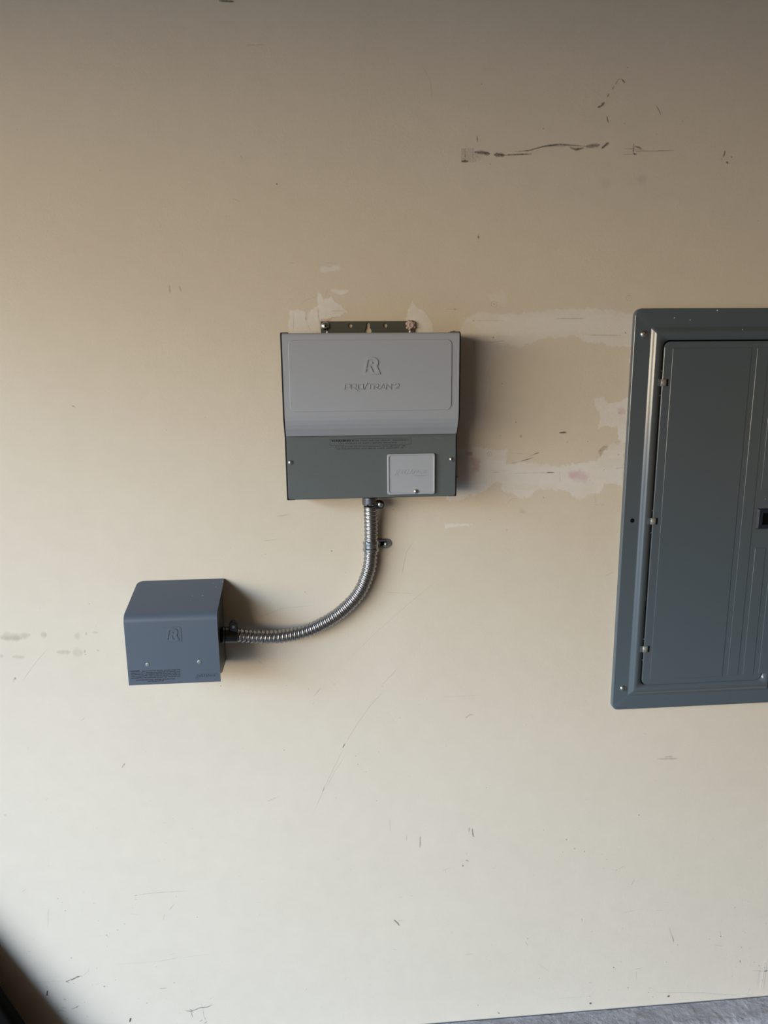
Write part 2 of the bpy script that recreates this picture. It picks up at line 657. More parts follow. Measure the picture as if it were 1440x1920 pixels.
def ribbon(pts, w, a=0.8, col=DARK, brk=0.5, taper=True):
    """scuff along photograph pixels, w = width in pixels"""
    k = 1.05e-3
    a *= 0.55 if col is GREY else (0.85 if col is DARK else 1.0)
    P = []
    for (xa, ya), (xb, yb) in zip(pts, pts[1:]):
        n = max(1, int(math.hypot(xb - xa, yb - ya) / 3))
        P += [(xa + (xb - xa) * i / n, ya + (yb - ya) * i / n) for i in range(n)]
    P.append(pts[-1])
    W = [at(*p) for p in P]
    d = layer()
    s0 = len(mv)
    n = len(W)
    for i, p in enumerate(W):
        t = (W[min(i + 1, n - 1)] - W[max(i - 1, 0)])
        t = t.normalized() if t.length else Vector((1, 0, 0))
        nr = Vector((-t.z, 0, t.x))
        u = i / max(1, n - 1)
        tp = min(1, 4 * u + 0.25, 4 * (1 - u) + 0.25) if taper else 1
        ww = w * k / 2 * tp * random.uniform(0.8, 1.2)
        aa = a * (0.6 + 0.4 * tp) * random.uniform(0.75, 1.1)
        for s, al in ((-1.5, 0), (-0.45, 1), (0.45, 1), (1.5, 0)):
            q = p + nr * ww * s
            mv.append((q.x, -d, q.z))
            mcol.append((*col, min(1, aa * al)))
            mbrk.append(brk)
    for i in range(n - 1):
        for j in range(3):
            b0 = s0 + i * 4 + j
            mf.append((b0, b0 + 1, b0 + 5, b0 + 4))


def blob(px, py, rx, ry=None, a=0.8, col=DARK, brk=0.2, rot=0.0, soft=0.5, n=12):
    """irregular spot; radii in pixels"""
    k = 1.05e-3
    ry = (ry or rx) * random.uniform(0.6, 0.9)
    rx *= 0.85
    rot = rot or random.uniform(-0.8, 0.8)
    c = at(px, py)
    d = layer()
    s0 = len(mv)
    mv.append((c.x, -d, c.z))
    mcol.append((*col, a))
    mbrk.append(brk)
    rad = [random.uniform(0.75, 1.2) for _ in range(n)]
    for ring, al in ((1 - soft, 1.0), (1.0 + soft * 0.3, 0.0)):
        for i in range(n):
            an = 2 * math.pi * i / n
            x, z = rx * k * ring * rad[i] * math.cos(an), ry * k * ring * rad[i] * math.sin(an)
            x, z = x * math.cos(rot) - z * math.sin(rot), x * math.sin(rot) + z * math.cos(rot)
            mv.append((c.x + x, -d, c.z + z))
            mcol.append((*col, a * al))
            mbrk.append(brk)
    for i in range(n):
        j = (i + 1) % n
        mf.append((s0, s0 + 1 + i, s0 + 1 + j))
        mf.append((s0 + 1 + i, s0 + 1 + n + i, s0 + 1 + n + j, s0 + 1 + j))


def vnoise(X, Z, scale, seed):
    """smooth value noise on arrays"""
    g = np.random.default_rng(seed).random((256, 256))
    u, v = X * scale + 57.3, Z * scale + 91.7
    iu, iv = np.floor(u).astype(int), np.floor(v).astype(int)
    fu, fv = u - iu, v - iv
    fu, fv = fu * fu * (3 - 2 * fu), fv * fv * (3 - 2 * fv)
    A = g[iu % 256, iv % 256]
    B = g[(iu + 1) % 256, iv % 256]
    D_ = g[iu % 256, (iv + 1) % 256]
    E_ = g[(iu + 1) % 256, (iv + 1) % 256]
    return (A * (1 - fu) + B * fu) * (1 - fv) + (D_ * (1 - fu) + E_ * fu) * fv


def fbm(X, Z, scale, seed):
    return (vnoise(X, Z, scale, seed) * 0.5 + vnoise(X, Z, scale * 2.1, seed + 1) * 0.3
            + vnoise(X, Z, scale * 4.7, seed + 2) * 0.2) - 0.5


GRES = 0.0013
GRID_X0, GRID_Z0 = -0.16, CAM_Z - 0.42
G_RGBA = np.zeros((680, 520, 4))
G_H = np.zeros((680, 520))


def patch(poly, a=0.85, col=WHITE, edge=0.004, rough=0.010, seed=0, res=GRES, streak=(0, 0), th=0.00035):
    """joint compound spread over the wall: irregular outline in photograph pixels, ragged edge, real thickness"""
    pts = np.array([atx(*p) for p in poly])
    pad = 0.014
    x0, z0 = pts.min(0) - pad
    x1, z1 = pts.max(0) + pad
    x0 = GRID_X0 + res * round((x0 - GRID_X0) / res)
    z0 = GRID_Z0 + res * round((z0 - GRID_Z0) / res)
    nx, nz = int((x1 - x0) / res) + 2, int((z1 - z0) / res) + 2
    X, Z = np.meshgrid(x0 + res * np.arange(nx), z0 + res * np.arange(nz), indexing='ij')
    dist = np.full(X.shape, 1e9)
    inside = np.zeros(X.shape, bool)
    n = len(pts)
    for i in range(n):
        ax, az = pts[i]
        bx, bz = pts[(i + 1) % n]
        ex, ez = bx - ax, bz - az
        t = np.clip(((X - ax) * ex + (Z - az) * ez) / (ex * ex + ez * ez + 1e-12), 0, 1)
        dist = np.minimum(dist, np.hypot(X - ax - t * ex, Z - az - t * ez))
        cond = ((az > Z) != (bz > Z)) & (X < (bx - ax) * (Z - az) / (bz - az + 1e-12) + ax)
        inside ^= cond
    sd = np.where(inside, dist, -dist) + fbm(X, Z, 55, seed) * rough * 2.4 + fbm(X, Z, 190, seed + 40) * rough * 1.6
    al = np.clip(sd / edge + 0.5, 0, 1)
    al = al * al * (3 - 2 * al)
    var = 1 + fbm(X, Z, 22, seed + 9) * 0.9 + fbm(X * (0.12 if streak[0] else 1), Z * (0.12 if streak[1] else 1), 160, seed + 5) * 0.5
    A = np.clip(al * a * var * 1.25, 0, 1)
    tint = 1 + fbm(X, Z, 30, seed + 20) * 0.10
    H = al * th * 0.5 * (1 + 0.6 * fbm(X, Z, 90, seed + 30))
    i0, j0 = int(round((x0 - GRID_X0) / res)), int(round((z0 - GRID_Z0) / res))
    sx, sz = slice(i0, i0 + X.shape[0]), slice(j0, j0 + X.shape[1])
    old = G_RGBA[sx, sz]
    rgb = np.stack([np.clip(c_ * tint, 0, 1) for c_ in col], -1)
    oa, na = old[..., 3:4], A[..., None]
    outa = na + oa * (1 - na)
    G_RGBA[sx, sz, :3] = np.where(outa > 1e-4, (rgb * na + old[..., :3] * oa * (1 - na)) / np.maximum(outa, 1e-4), rgb)
    G_RGBA[sx, sz, 3:4] = outa
    G_H[sx, sz] = np.maximum(G_H[sx, sz], H)


def crop(ox, oy, s):
    return lambda *p: [(ox + x / s, oy + y / s) for x, y in p]


# joint compound between the two panels (right-hand block of old repair work)
c3 = crop(820, 520, 3.6)
patch(c3((165, 290), (260, 245), (480, 250), (700, 225), (860, 212), (1010, 205), (1200, 228), (1335, 240), (1310, 470),
         (1200, 462), (1130, 440), (990, 430), (960, 395), (760, 400), (640, 440), (560, 470), (460, 440), (330, 450),
         (165, 420)), 0.42, WHITE, 0.003, 0.005, 1, streak=(1, 0))
patch(c3((250, 290), (480, 280), (900, 240), (1290, 260), (1300, 370), (900, 370), (600, 390), (300, 380)),
      0.25, WHITE, 0.008, 0.006, 2, streak=(1, 0))
patch(c3((140, 410), (455, 440), (455, 530), (385, 545), (345, 640), (360, 760), (335, 880), (330, 1000), (250, 1010),
         (240, 1140), (120, 1150)), 0.36, (0.72, 0.68, 0.66), 0.003, 0.004, 3, streak=(0, 1))
patch(c3((120, 1140), (250, 1150), (470, 1160), (460, 1260), (600, 1250), (760, 1245), (820, 1265), (1000, 1250),
         (1080, 1240), (1100, 1200), (1170, 1130), (1270, 1120), (1250, 1400), (1130, 1400), (1100, 1465), (1040, 1450),
         (960, 1500), (880, 1440), (700, 1430), (560, 1480), (450, 1440), (430, 1385), (380, 1390), (330, 1430),
         (200, 1480), (50, 1510), (120, 1350)), 0.50, WHITE, 0.0025, 0.006, 4, streak=(1, 0))
patch(c3((470, 1280), (800, 1270), (830, 1300), (1000, 1290), (1250, 1290), (1240, 1370), (850, 1400), (480, 1380)),
      0.30, WHITE, 0.01, 0.006, 5, streak=(1, 0))
patch(c3((1062, 810), (1130, 806), (1150, 850), (1230, 845), (1285, 815), (1285, 1130), (1220, 1100), (1215, 1010),
         (1090, 1015), (1100, 900), (1075, 870)), 0.58, WHITE, 0.002, 0.005, 6)
patch(c3((985, 395), (1150, 400), (1100, 440), (1010, 440)), 0.4, WHITE, 0.002, 0.004, 7)
patch(c3((345, 110), (440, 85), (480, 110), (470, 200), (400, 170), (350, 160)), 0.18, WHITE, 0.008, 0.005, 8)
patch(c3((50, 1660), (150, 1665), (240, 1668), (130, 1680), (60, 1690)), 0.5, WHITE, 0.002, 0.003, 9)
patch(c3((1296, 545), (1308, 545), (1306, 580), (1296, 578)), 0.8, WHITE, 0.001, 0.0, 10)
patch(c3((880, 1320), (960, 1300), (1015, 1330), (1025, 1380), (960, 1380), (900, 1350)), 0.42, (0.62, 0.40, 0.46),
      0.012, 0.004, 11, th=0.0001)
patch(c3((195, 1175), (230, 1180), (235, 1200), (195, 1195)), 0.55, (0.55, 0.25, 0.26), 0.004, 0.002, 12, th=0.0001)
patch(c3((230, 1220), (290, 1230), (290, 1310), (240, 1320)), 0.35, (0.55, 0.34, 0.36), 0.006, 0.004, 13, th=0.0001)
patch(c3((1215, 885), (1260, 885), (1275, 925), (1225, 930)), 0.30, (0.60, 0.36, 0.38), 0.006, 0.002, 14, th=0.0001)
patch(c3((1088, 1170), (1120, 1140), (1165, 1130), (1120, 1170), (1100, 1215)), 0.55, (0.48, 0.38, 0.27), 0.002, 0.002,
      15, th=0.0001)
for x, y, w in ((1225, 915, 2.5), (1222, 1198, 2.5), (1100, 1170, 2)):
    p = c3((x, y))[0]
    blob(p[0], p[1], w, a=0.3, col=(0.45, 0.20, 0.22), soft=0.9)
for pts, w, a, col in ((((240, 292), (460, 293)), 1.2, 0.35, GREY), (((800, 278), (960, 278), (1000, 274)), 1.5, 0.5, GREY),
                       (((1010, 390), (1240, 392)), 2, 0.35, GREY), (((345, 440), (460, 428)), 1.4, 0.4, GREY),
                       (((470, 1325), (640, 1320), (800, 1316)), 1.3, 0.35, GREY), (((735, 1317), (790, 1317)), 2, 0.6, DARK),
                       (((370, 1316), (420, 1314)), 1.5, 0.5, GREY), (((245, 420), (245, 520)), 1, 0.4, GREY),
                       (((240, 880), (245, 1120)), 1, 0.4, GREY), (((820, 1050), (850, 1047), (873, 1047)), 3.0, 0.85, DARK),
                       (((470, 1262), (570, 1240), (640, 1218)), 1.2, 0.6, GREY), (((570, 1240), (650, 1215)), 1.6, 0.6, DARK),
                       (((600, 1215), (690, 1182)), 1.3, 0.6, GREY), (((650, 1190), (690, 1182)), 1.5, 0.6, DARK),
                       (((1040, 1540), (1125, 1533)), 1.8, 0.7, WHITE), (((825, 1300), (828, 1390)), 1, 0.4, GREY),
                       (((1060, 1460), (1070, 1530)), 1, 0.3, WHITE), (((940, 1250), (1030, 1248)), 1, 0.4, GREY),
                       (((1200, 1290), (1260, 1285)), 1.2, 0.5, GREY), (((480, 1185), (660, 1195)), 1, 0.25, GREY),
                       (((470, 1530), (500, 1495), (560, 1490)), 1, 0.35, GREY)):
    ribbon(c3(*pts), w, a, col, 0.3)
for x, y, r, a in ((530, 978, 1.5, 0.8), (1015, 1108, 1.4, 0.6), (877, 1111, 1.5, 0.45), (437, 717, 1.8, 0.45),
                   (378, 406, 2.2, 0.5), (1124, 1300, 1.2, 0.7), (242, 294, 1.5, 0.6), (564, 1072, 4, 0.25),
                   (718, 1486, 1.6, 0.5), (425, 1070, 2.5, 0.2), (358, 1636, 1.5, 0.3), (469, 1704, 1.5, 0.3),
                   (575, 1580, 8, 0.10), (135, 1345, 3, 0.5), (1270, 374, 2.5, 0.4), (120, 217, 2.5, 0.25)):
    p = c3((x, y))[0]
    blob(p[0], p[1], r, a=a, col=GREY if a < 0.6 else DARK)
for x, y, r in ((383, 181, 5.5), (1213, 1118, 3), (352, 1193, 4), (1293, 140, 5)):     # little raised rings round old fixings
    p = c3((x, y))[0]
    ribbon([(p[0] + r * math.cos(t * 0.6), p[1] + r * math.sin(t * 0.6)) for t in range(11)], 1.2, 0.16, WHITE, 0.1, False)
    blob(p[0], p[1], r * 0.35, a=0.35, col=GREY)

# joint compound round the transfer switch bracket
c2 = crop(500, 480, 3.6)
patch(c2((150, 400), (165, 372), (215, 360), (262, 372), (268, 420), (300, 365), (345, 340), (365, 330), (400, 285),
         (445, 275), (470, 310), (505, 325), (540, 375), (500, 412), (430, 425), (380, 450), (360, 520), (155, 520)),
      0.58, WHITE, 0.002, 0.004, 21, th=0.0006)
patch(c2((345, 240), (372, 262), (382, 300), (362, 338), (343, 325)), 0.6, WHITE, 0.0015, 0.002, 22)
patch(c2((185, 372), (255, 366), (270, 440), (255, 515), (190, 515)), 0.4, WHITE, 0.003, 0.004, 23)
patch(c2((430, 222), (560, 228), (555, 240), (500, 262), (450, 245)), 0.5, WHITE, 0.002, 0.002, 24)
patch(c2((368, 70), (480, 68), (490, 85), (440, 105), (370, 110)), 0.42, WHITE, 0.003, 0.003, 25)
patch(c2((930, 430), (965, 350), (985, 305), (1020, 340), (1080, 380), (1110, 440), (1135, 520), (1000, 520), (990, 440)),
      0.55, WHITE, 0.002, 0.004, 26, th=0.0006)
patch(c2((355, 440), (370, 425), (432, 430), (425, 445), (365, 500)), 0.6, (0.62, 0.42, 0.40), 0.004, 0.002, 27, th=0.0002)
patch(c2((990, 440), (1012, 455), (1016, 505), (995, 515)), 0.6, (0.58, 0.34, 0.34), 0.004, 0.001, 28, th=0.0002)
patch(c2((1312, 430), (1380, 385), (1440, 380), (1440, 520), (1312, 520)), 0.15, WHITE, 0.004, 0.004, 29, streak=(0, 1))
for pts, w, a in ((((345, 345), (350, 420), (362, 440)), 1.2, 0.55), (((262, 385), (268, 440), (300, 510)), 1.2, 0.4),
                  (((430, 430), (440, 415), (500, 412)), 1.5, 0.5), (((185, 375), (180, 510)), 1, 0.3),
                  (((435, 372), (540, 370)), 1, 0.35), (((455, 285), (460, 310)), 1.2, 0.4), (((410, 222), (395, 280)), 1, 0.3),
                  (((220, 340), (260, 300), (340, 270)), 1.0, 0.25), (((785, 435), (805, 430)), 2.5, 0.5),
                  (((145, 47), (185, 47)), 1.6, 0.4), (((390, 45), (480, 50)), 1.2, 0.25), (((1205, 360), (1290, 355)), 1.5, 0.2),
                  (((1250, 510), (1275, 505)), 2.0, 0.7), (((1020, 480), (1030, 430), (1010, 440)), 1.2, 0.35)):
    ribbon(c2(*pts), w, a, GREY if a < 0.65 else DARK, 0.3)

# black rubber scuffs high on the wall
c1 = crop(840, 120, 2.4)
for i in range(26):
    x = 62 + i * 4.9
    a = 0.62 * max(0.1, 1 - i / 27) * random.uniform(0.6, 1.1)
    ribbon(c1((x, 380 + (0 if i < 12 else random.uniform(0, 20))), (x, 443 - (0 if i < 14 else random.uniform(0, 18)))), 1.2, a,
           DARK, 0.75, False)
ribbon(c1((60, 438), (92, 438)), 3.5, 0.7, DARK, 0.5)
for pts, w, a in ((((118, 397), (150, 398), (190, 405)), 4.5, 0.7), (((160, 403), (190, 405)), 6, 0.6), (((205, 408), (255, 411)), 6, 0.85), (((250, 411), (320, 407), (378, 405)), 2.2, 0.75),
                  (((300, 394), (360, 391), (400, 379), (440, 369), (500, 361), (560, 366), (620, 371)), 2.2, 0.65),
                  (((420, 371), (500, 367), (545, 366)), 3.2, 0.4), (((545, 374), (575, 385), (612, 378)), 3.5, 0.75),
                  (((618, 373), (650, 368), (685, 364)), 6, 0.6), (((690, 382), (705, 368), (724, 353)), 3.6, 0.9),
                  (((672, 197), (690, 188)), 3.5, 0.75), (((688, 192), (703, 170)), 4.0, 0.7), (((716, 150), (724, 134)), 4, 0.55),
                  (((738, 115), (748, 98)), 3.6, 0.5), (((750, 95), (768, 69), (782, 68)), 2, 0.45), (((780, 68), (797, 86)), 2.2, 0.75),
                  (((713, 232), (721, 266)), 1.8, 0.8), (((935, 187), (950, 210), (957, 230)), 1.6, 0.7),
                  (((130, 322), (132, 352)), 2.2, 0.6), (((137, 762), (137, 790)), 2.5, 0.35), (((836, 357), (832, 405)), 1.5, 0.9),
                  (((838, 370), (872, 380)), 2.5, 0.8), (((785, 381), (880, 384)), 1.0, 0.4), (((820, 392), (930, 392), (1025, 389)), 1.1, 0.55),
                  (((785, 407), (850, 406)), 1.0, 0.4), (((832, 404), (850, 406)), 2.5, 0.8), (((1246, 388), (1243, 405), (1238, 421)), 1.8, 0.9),
                  (((1232, 424), (1230, 437)), 2.8, 0.7), (((1250, 440), (1263, 448)), 4, 0.8), (((130, 800), (150, 800)), 1.2, 0.3)):
    ribbon(c1(*pts), w, a, DARK, 0.45)
for x, y, r, a in ((151, 91, 1.3, 0.8), (428, 291, 1.3, 0.8), (1395, 705, 1.3, 0.6), (806, 17, 1.3, 0.6), (1276, 419, 1.8, 0.7),
                   (190, 452, 2, 0.3), (870, 520, 14, 0.08), (710, 540, 12, 0.06), (1055, 258, 1.5, 0.4), (795, 268, 1.5, 0.3)):
    p = c1((x, y))[0]
    blob(p[0], p[1], r, a=a)
# other single marks, in photograph pixels
for pts, w, a, col in ((((410, 2), (440, 3)), 3, 0.8, DARK), (((460, 85), (497, 84)), 1.5, 0.35, GREY), (((318, 535), (319, 550)), 3, 0.4, GREY),
                       (((336, 535), (340, 548)), 2.5, 0.35, GREY), (((790, 120), (808, 155), (810, 192)), 1.2, 0.3, GREY),
                       (((450, 290), (455, 298)), 1.5, 0.4, GREY), (((435, 372), (450, 378)), 1.2, 0.35, GREY),
                       (((134, 760), (142, 764)), 2.4, 0.6, DARK), (((700, 1065), (735, 1030)), 1, 0.25, GREY),
                       (((753, 1078), (762, 1035), (775, 1015)), 1, 0.4, GREY), (((720, 1110), (780, 1113)), 1, 0.25, GREY),
                       (((650, 1240), (700, 1190), (780, 1120), (830, 1080)), 1, 0.22, GREY), (((480, 1160), (530, 1140), (590, 1135)), 1, 0.3, GREY),
                       (((518, 968), (542, 965)), 2, 0.35, GREY), (((495, 1014), (520, 1011)), 2, 0.3, GREY), (((235, 1430), (228, 1440)), 1.4, 0.7, DARK),
                       (((1232, 1423), (1272, 1422)), 4, 0.35, GREY), (((1245, 1419), (1262, 1418)), 3, 0.4, GREY),
                       (((588, 1306), (602, 1289)), 1.2, 0.6, GREY), (((585, 1322), (589, 1316)), 1.2, 0.5, GREY),
                       (((748, 1250), (716, 1285)), 1, 0.4, GREY), (((714, 1285), (719, 1288)), 2.5, 0.55, GREY),
                       (((722, 1293), (695, 1322), (670, 1357), (645, 1398)), 1.2, 0.38, GREY), (((647, 1393), (642, 1403)), 2, 0.75, DARK),
                       (((644, 1403), (624, 1444), (609, 1475), (602, 1492), (586, 1527)), 1.1, 0.4, GREY),
                       (((648, 1415), (628, 1446), (610, 1480)), 1.1, 0.32, GREY), (((608, 1473), (605, 1484)), 2, 0.45, GREY),
                       (((830, 1307), (900, 1303)), 1, 0.22, GREY), (((872, 1347), (880, 1340), (888, 1339)), 2.5, 0.5, GREY),
                       (((500, 1503), (522, 1493)), 2.4, 0.28, GREY), (((765, 1454), (771, 1457)), 1, 0.4, GREY),
                       (((731, 1535), (732, 1560)), 3, 0.18, GREY), (((762, 1565), (763, 1576)), 3, 0.28, GREY),
                       (((788, 1567), (787, 1590)), 1.6, 0.6, DARK), (((880, 1550), (879, 1560)), 2, 0.45, DARK), (((885, 1552), (887, 1568), (890, 1569)), 2.5, 0.6, DARK),
                       (((872, 1612), (880, 1615)), 3, 0.55, DARK), (((830, 1633), (845, 1625)), 1.6, 0.3, GREY), (((868, 1618), (866, 1626)), 1.4, 0.4, GREY),
                       (((738, 1724), (745, 1730), (749, 1736)), 2.6, 0.6, DARK), (((745, 1726), (756, 1725)), 1.2, 0.4, GREY),
                       (((847, 1745), (848, 1750)), 2.2, 0.6, DARK), (((1158, 1630), (1171, 1623)), 1.2, 0.5, GREY), (((1125, 1603), (1131, 1600)), 2.6, 0.35, GREY),
                       (((1183, 1660), (1190, 1648)), 1.6, 0.4, GREY), (((1055, 1483), (1060, 1480)), 2, 0.4, GREY),
                       (((920, 1628), (927, 1627), (931, 1620)), 1.6, 0.3, GREY), (((985, 1765), (990, 1773)), 2, 0.35, GREY),
                       (((872, 1789), (888, 1788)), 1.6, 0.35, GREY), (((735, 1779), (745, 1781)), 1.6, 0.35, GREY),
                       (((160, 1345), (152, 1352)), 1.4, 0.3, GREY), (((84, 1502), (92, 1495)), 2, 0.25, GREY), (((24, 1280), (30, 1268)), 4, 0.22, GREY),
                       (((1230, 700), (1225, 712)), 1, 0.3, GREY), (((1135, 1080), (1150, 1072)), 1.2, 0.35, GREY)):
    ribbon(pts, w, a, col, 0.25)
for x, y, r, a in ((519, 345, 1.5, 0.9), (188, 320, 1.2, 0.5), (32, 243, 1.3, 0.35), (897, 445, 3, 0.3), (622, 1033, 1.8, 0.65), (498, 1039, 1.4, 0.6),
                   (572, 1110, 1.3, 0.6), (1106, 900, 1.2, 0.5), (737, 955, 1.6, 0.6), (538, 1285, 1.3, 0.5), (627, 1283, 1.4, 0.4),
                   (533, 1406, 1.6, 0.5), (750, 1346, 1.2, 0.6), (667, 1417, 1.2, 0.55), (671, 1433, 1.4, 0.6), (686, 1447, 1.2, 0.5),
                   (710, 1410, 1.3, 0.5), (706, 1501, 1.5, 0.5), (912, 1477, 1.4, 0.5), (1062, 1574, 2, 0.7), (1077, 1591, 1.8, 0.6),
                   (1096, 1596, 1.8, 0.6), (1055, 1597, 1.6, 0.5), (868, 1623, 1.8, 0.8), (835, 1634, 1.5, 0.5), (1198, 1528, 1.8, 0.9),
                   (1137, 1611, 1.3, 0.6), (1132, 1628, 1.2, 0.6), (1156, 1631, 1.2, 0.6), (1148, 1630, 1, 0.4), (989, 1759, 1.8, 0.5),
                   (414, 1286, 1.4, 0.6), (10, 1528, 4.5, 0.12), (875, 1600, 1.3, 0.4), (1275, 835, 1.2, 0.4), (385, 783, 1.3, 0.4)):
    blob(x, y, r, a=a, col=DARK if a > 0.3 else GREY)
# old horizontal smudge left of the inlet box
c6 = crop(0, 1120, 5.76)
for pts, w, a in ((((0, 430), (90, 420), (200, 430), (330, 400)), 13, 0.16), (((0, 445), (240, 440)), 8, 0.10), (((440, 400), (510, 405)), 11, 0.16),
                  (((610, 590), (770, 590)), 8, 0.16), (((780, 590), (900, 600)), 14, 0.10), (((800, 410), (870, 420)), 12, 0.10),
                  (((930, 375), (935, 410)), 5, 0.22), (((1000, 378), (1060, 378)), 5, 0.12), (((915, 560), (920, 600)), 5, 0.22),
                  (((1040, 570), (1080, 575)), 5, 0.16), (((130, 640), (270, 645)), 7, 0.13), (((0, 630), (40, 632)), 6, 0.13),
                  (((520, 550), (380, 710), (240, 910)), 1, 0.2)):
    ribbon(c6(*pts), w, a, SMUDGE, 0.0)
blob(*c6((925, 615))[0], 2, a=0.4, col=GREY)
blob(*c6((165, 875))[0], 3, 4, a=0.3, col=GREY)
blob(*c6((965, 68))[0], 1.4, a=0.6)
# specks, cobweb scratches and painted ridges near the floor
c4 = crop(0, 1660, 3.6)
for pts, w, a, col in ((((905, 68), (1010, 52), (1150, 42), (1270, 36)), 1.4, 0.45, GREY), (((905, 68), (930, 65)), 2, 0.6, GREY),
                       (((318, 708), (322, 742)), 2.6, 0.0, RUST), (((200, 657), (340, 649), (450, 640)), 1, 0.35, GREY),
                       (((445, 648), (490, 632), (520, 615), (558, 612)), 1.8, 0.7, DARK), (((480, 640), (540, 612)), 1.2, 0.6, DARK),
                       (((558, 612), (600, 575), (600, 555)), 1, 0.35, GREY), (((445, 640), (470, 660)), 2.5, 0.6, GREY),
                       (((484, 835), (515, 822), (533, 810)), 1.8, 0.75, DARK), (((425, 767), (452, 768)), 2, 0.65, DARK),
                       (((415, 823), (445, 825)), 1.6, 0.6, DARK), (((390, 850), (410, 840), (452, 852)), 1.4, 0.5, GREY),
                       (((395, 860), (385, 820), (385, 800)), 1.2, 0.4, GREY), (((445, 905), (465, 885)), 1.8, 0.5, GREY),
                       (((1075, 697), (1130, 690)), 1.6, 0.6, GREY), (((1060, 512), (1120, 502), (1200, 488)), 1.4, 0.35, GREY),
                       (((740, 535), (960, 520), (1100, 510)), 1, 0.2, GREY), (((1200, 488), (1430, 462)), 1, 0.2, GREY),
                       (((1245, 842), (1290, 850), (1350, 825), (1400, 820), (1440, 800)), 1.6, 0.7, DARK),
                       (((1290, 850), (1300, 892)), 1.6, 0.6, DARK), (((1370, 830), (1375, 880), (1395, 915)), 1.3, 0.5, GREY),
                       (((1345, 918), (1370, 905)), 1.8, 0.6, DARK), (((1378, 932), (1400, 915)), 2.6, 0.7, DARK),
                       (((1360, 790), (1362, 820)), 1.2, 0.5, GREY), (((1410, 770), (1440, 750)), 1.0, 0.45, GREY), (((1280, 830), (1300, 850)), 3, 0.6, DARK),
                       (((1140, 170), (1180, 120)), 1.4, 0.45, GREY), (((1112, 188), (1103, 235)), 1.3, 0.4, GREY), (((885, 192), (905, 194)), 2.4, 0.6, DARK),
                       (((912, 196), (930, 194)), 2.2, 0.6, DARK), (((905, 92), (928, 94)), 1.5, 0.6, GREY), (((270, 158), (300, 156)), 1.2, 0.3, GREY),
                       (((328, 150), (324, 280)), 3.5, 0.15, GREY), (((718, 330), (735, 350)), 1.8, 0.45, GREY), (((555, 50), (575, 40)), 2.2, 0.25, GREY),
                       (((190, 442), (215, 446)), 1.6, 0.5, GREY), (((155, 463), (165, 460)), 2, 0.6, DARK), (((225, 526), (240, 526)), 1.2, 0.5, GREY),
                       (((100, 545), (102, 566)), 2.6, 0.75, DARK), (((155, 595), (166, 591)), 2.0, 0.75, DARK), (((172, 690), (185, 688)), 1.6, 0.5, GREY),
                       (((65, 376), (80, 373)), 1.4, 0.5, GREY), (((5, 382), (28, 388)), 2.0, 0.4, GREY), (((1150, 470), (1187, 452)), 1, 0.35, GREY),
                       (((885, 478), (905, 475)), 1.2, 0.4, GREY), (((925, 763), (950, 764)), 1.2, 0.4, GREY), (((180, 726), (290, 718)), 0.9, 0.3, GREY)):
    ribbon(c4(*pts), w, a, col, 0.3)
for x, y, r, a in ((482, 488, 1.6, 0.9), (442, 169, 1.4, 0.8), (420, 113, 1.3, 0.7), (392, 88, 1.6, 0.6), (842, 259, 1.7, 0.7), (667, 237, 1.2, 0.6),
                   (655, 558, 1.2, 0.6), (705, 681, 1.8, 0.7), (625, 670, 1.1, 0.5), (780, 637, 1.3, 0.6), (572, 787, 1.3, 0.7), (992, 793, 1.5, 0.5),
                   (1057, 545, 1.3, 0.5), (1177, 656, 1.5, 0.5), (425, 884, 1.3, 0.6), (325, 788, 1.4, 0.6), (250, 743, 1.1, 0.6), (590, 883, 1.2, 0.4),
                   (1190, 73, 1.2, 0.5), (635, 120, 1.3, 0.5), (1332, 213, 1.6, 0.4), (1215, 860, 1.2, 0.5), (318, 683, 1.1, 0.5), (720, 335, 1.5, 0.5),
                   (228, 364, 1.0, 0.5), (898, 150, 1.2, 0.5), (795, 299, 2.2, 0.3), (500, 660, 1.4, 0.5), (450, 648, 2.2, 0.6)):
    p = c4((x, y))[0]
    blob(p[0], p[1], r, a=a, col=DARK if a > 0.45 else GREY)
c5 = crop(1000, 1700, 3.2727)
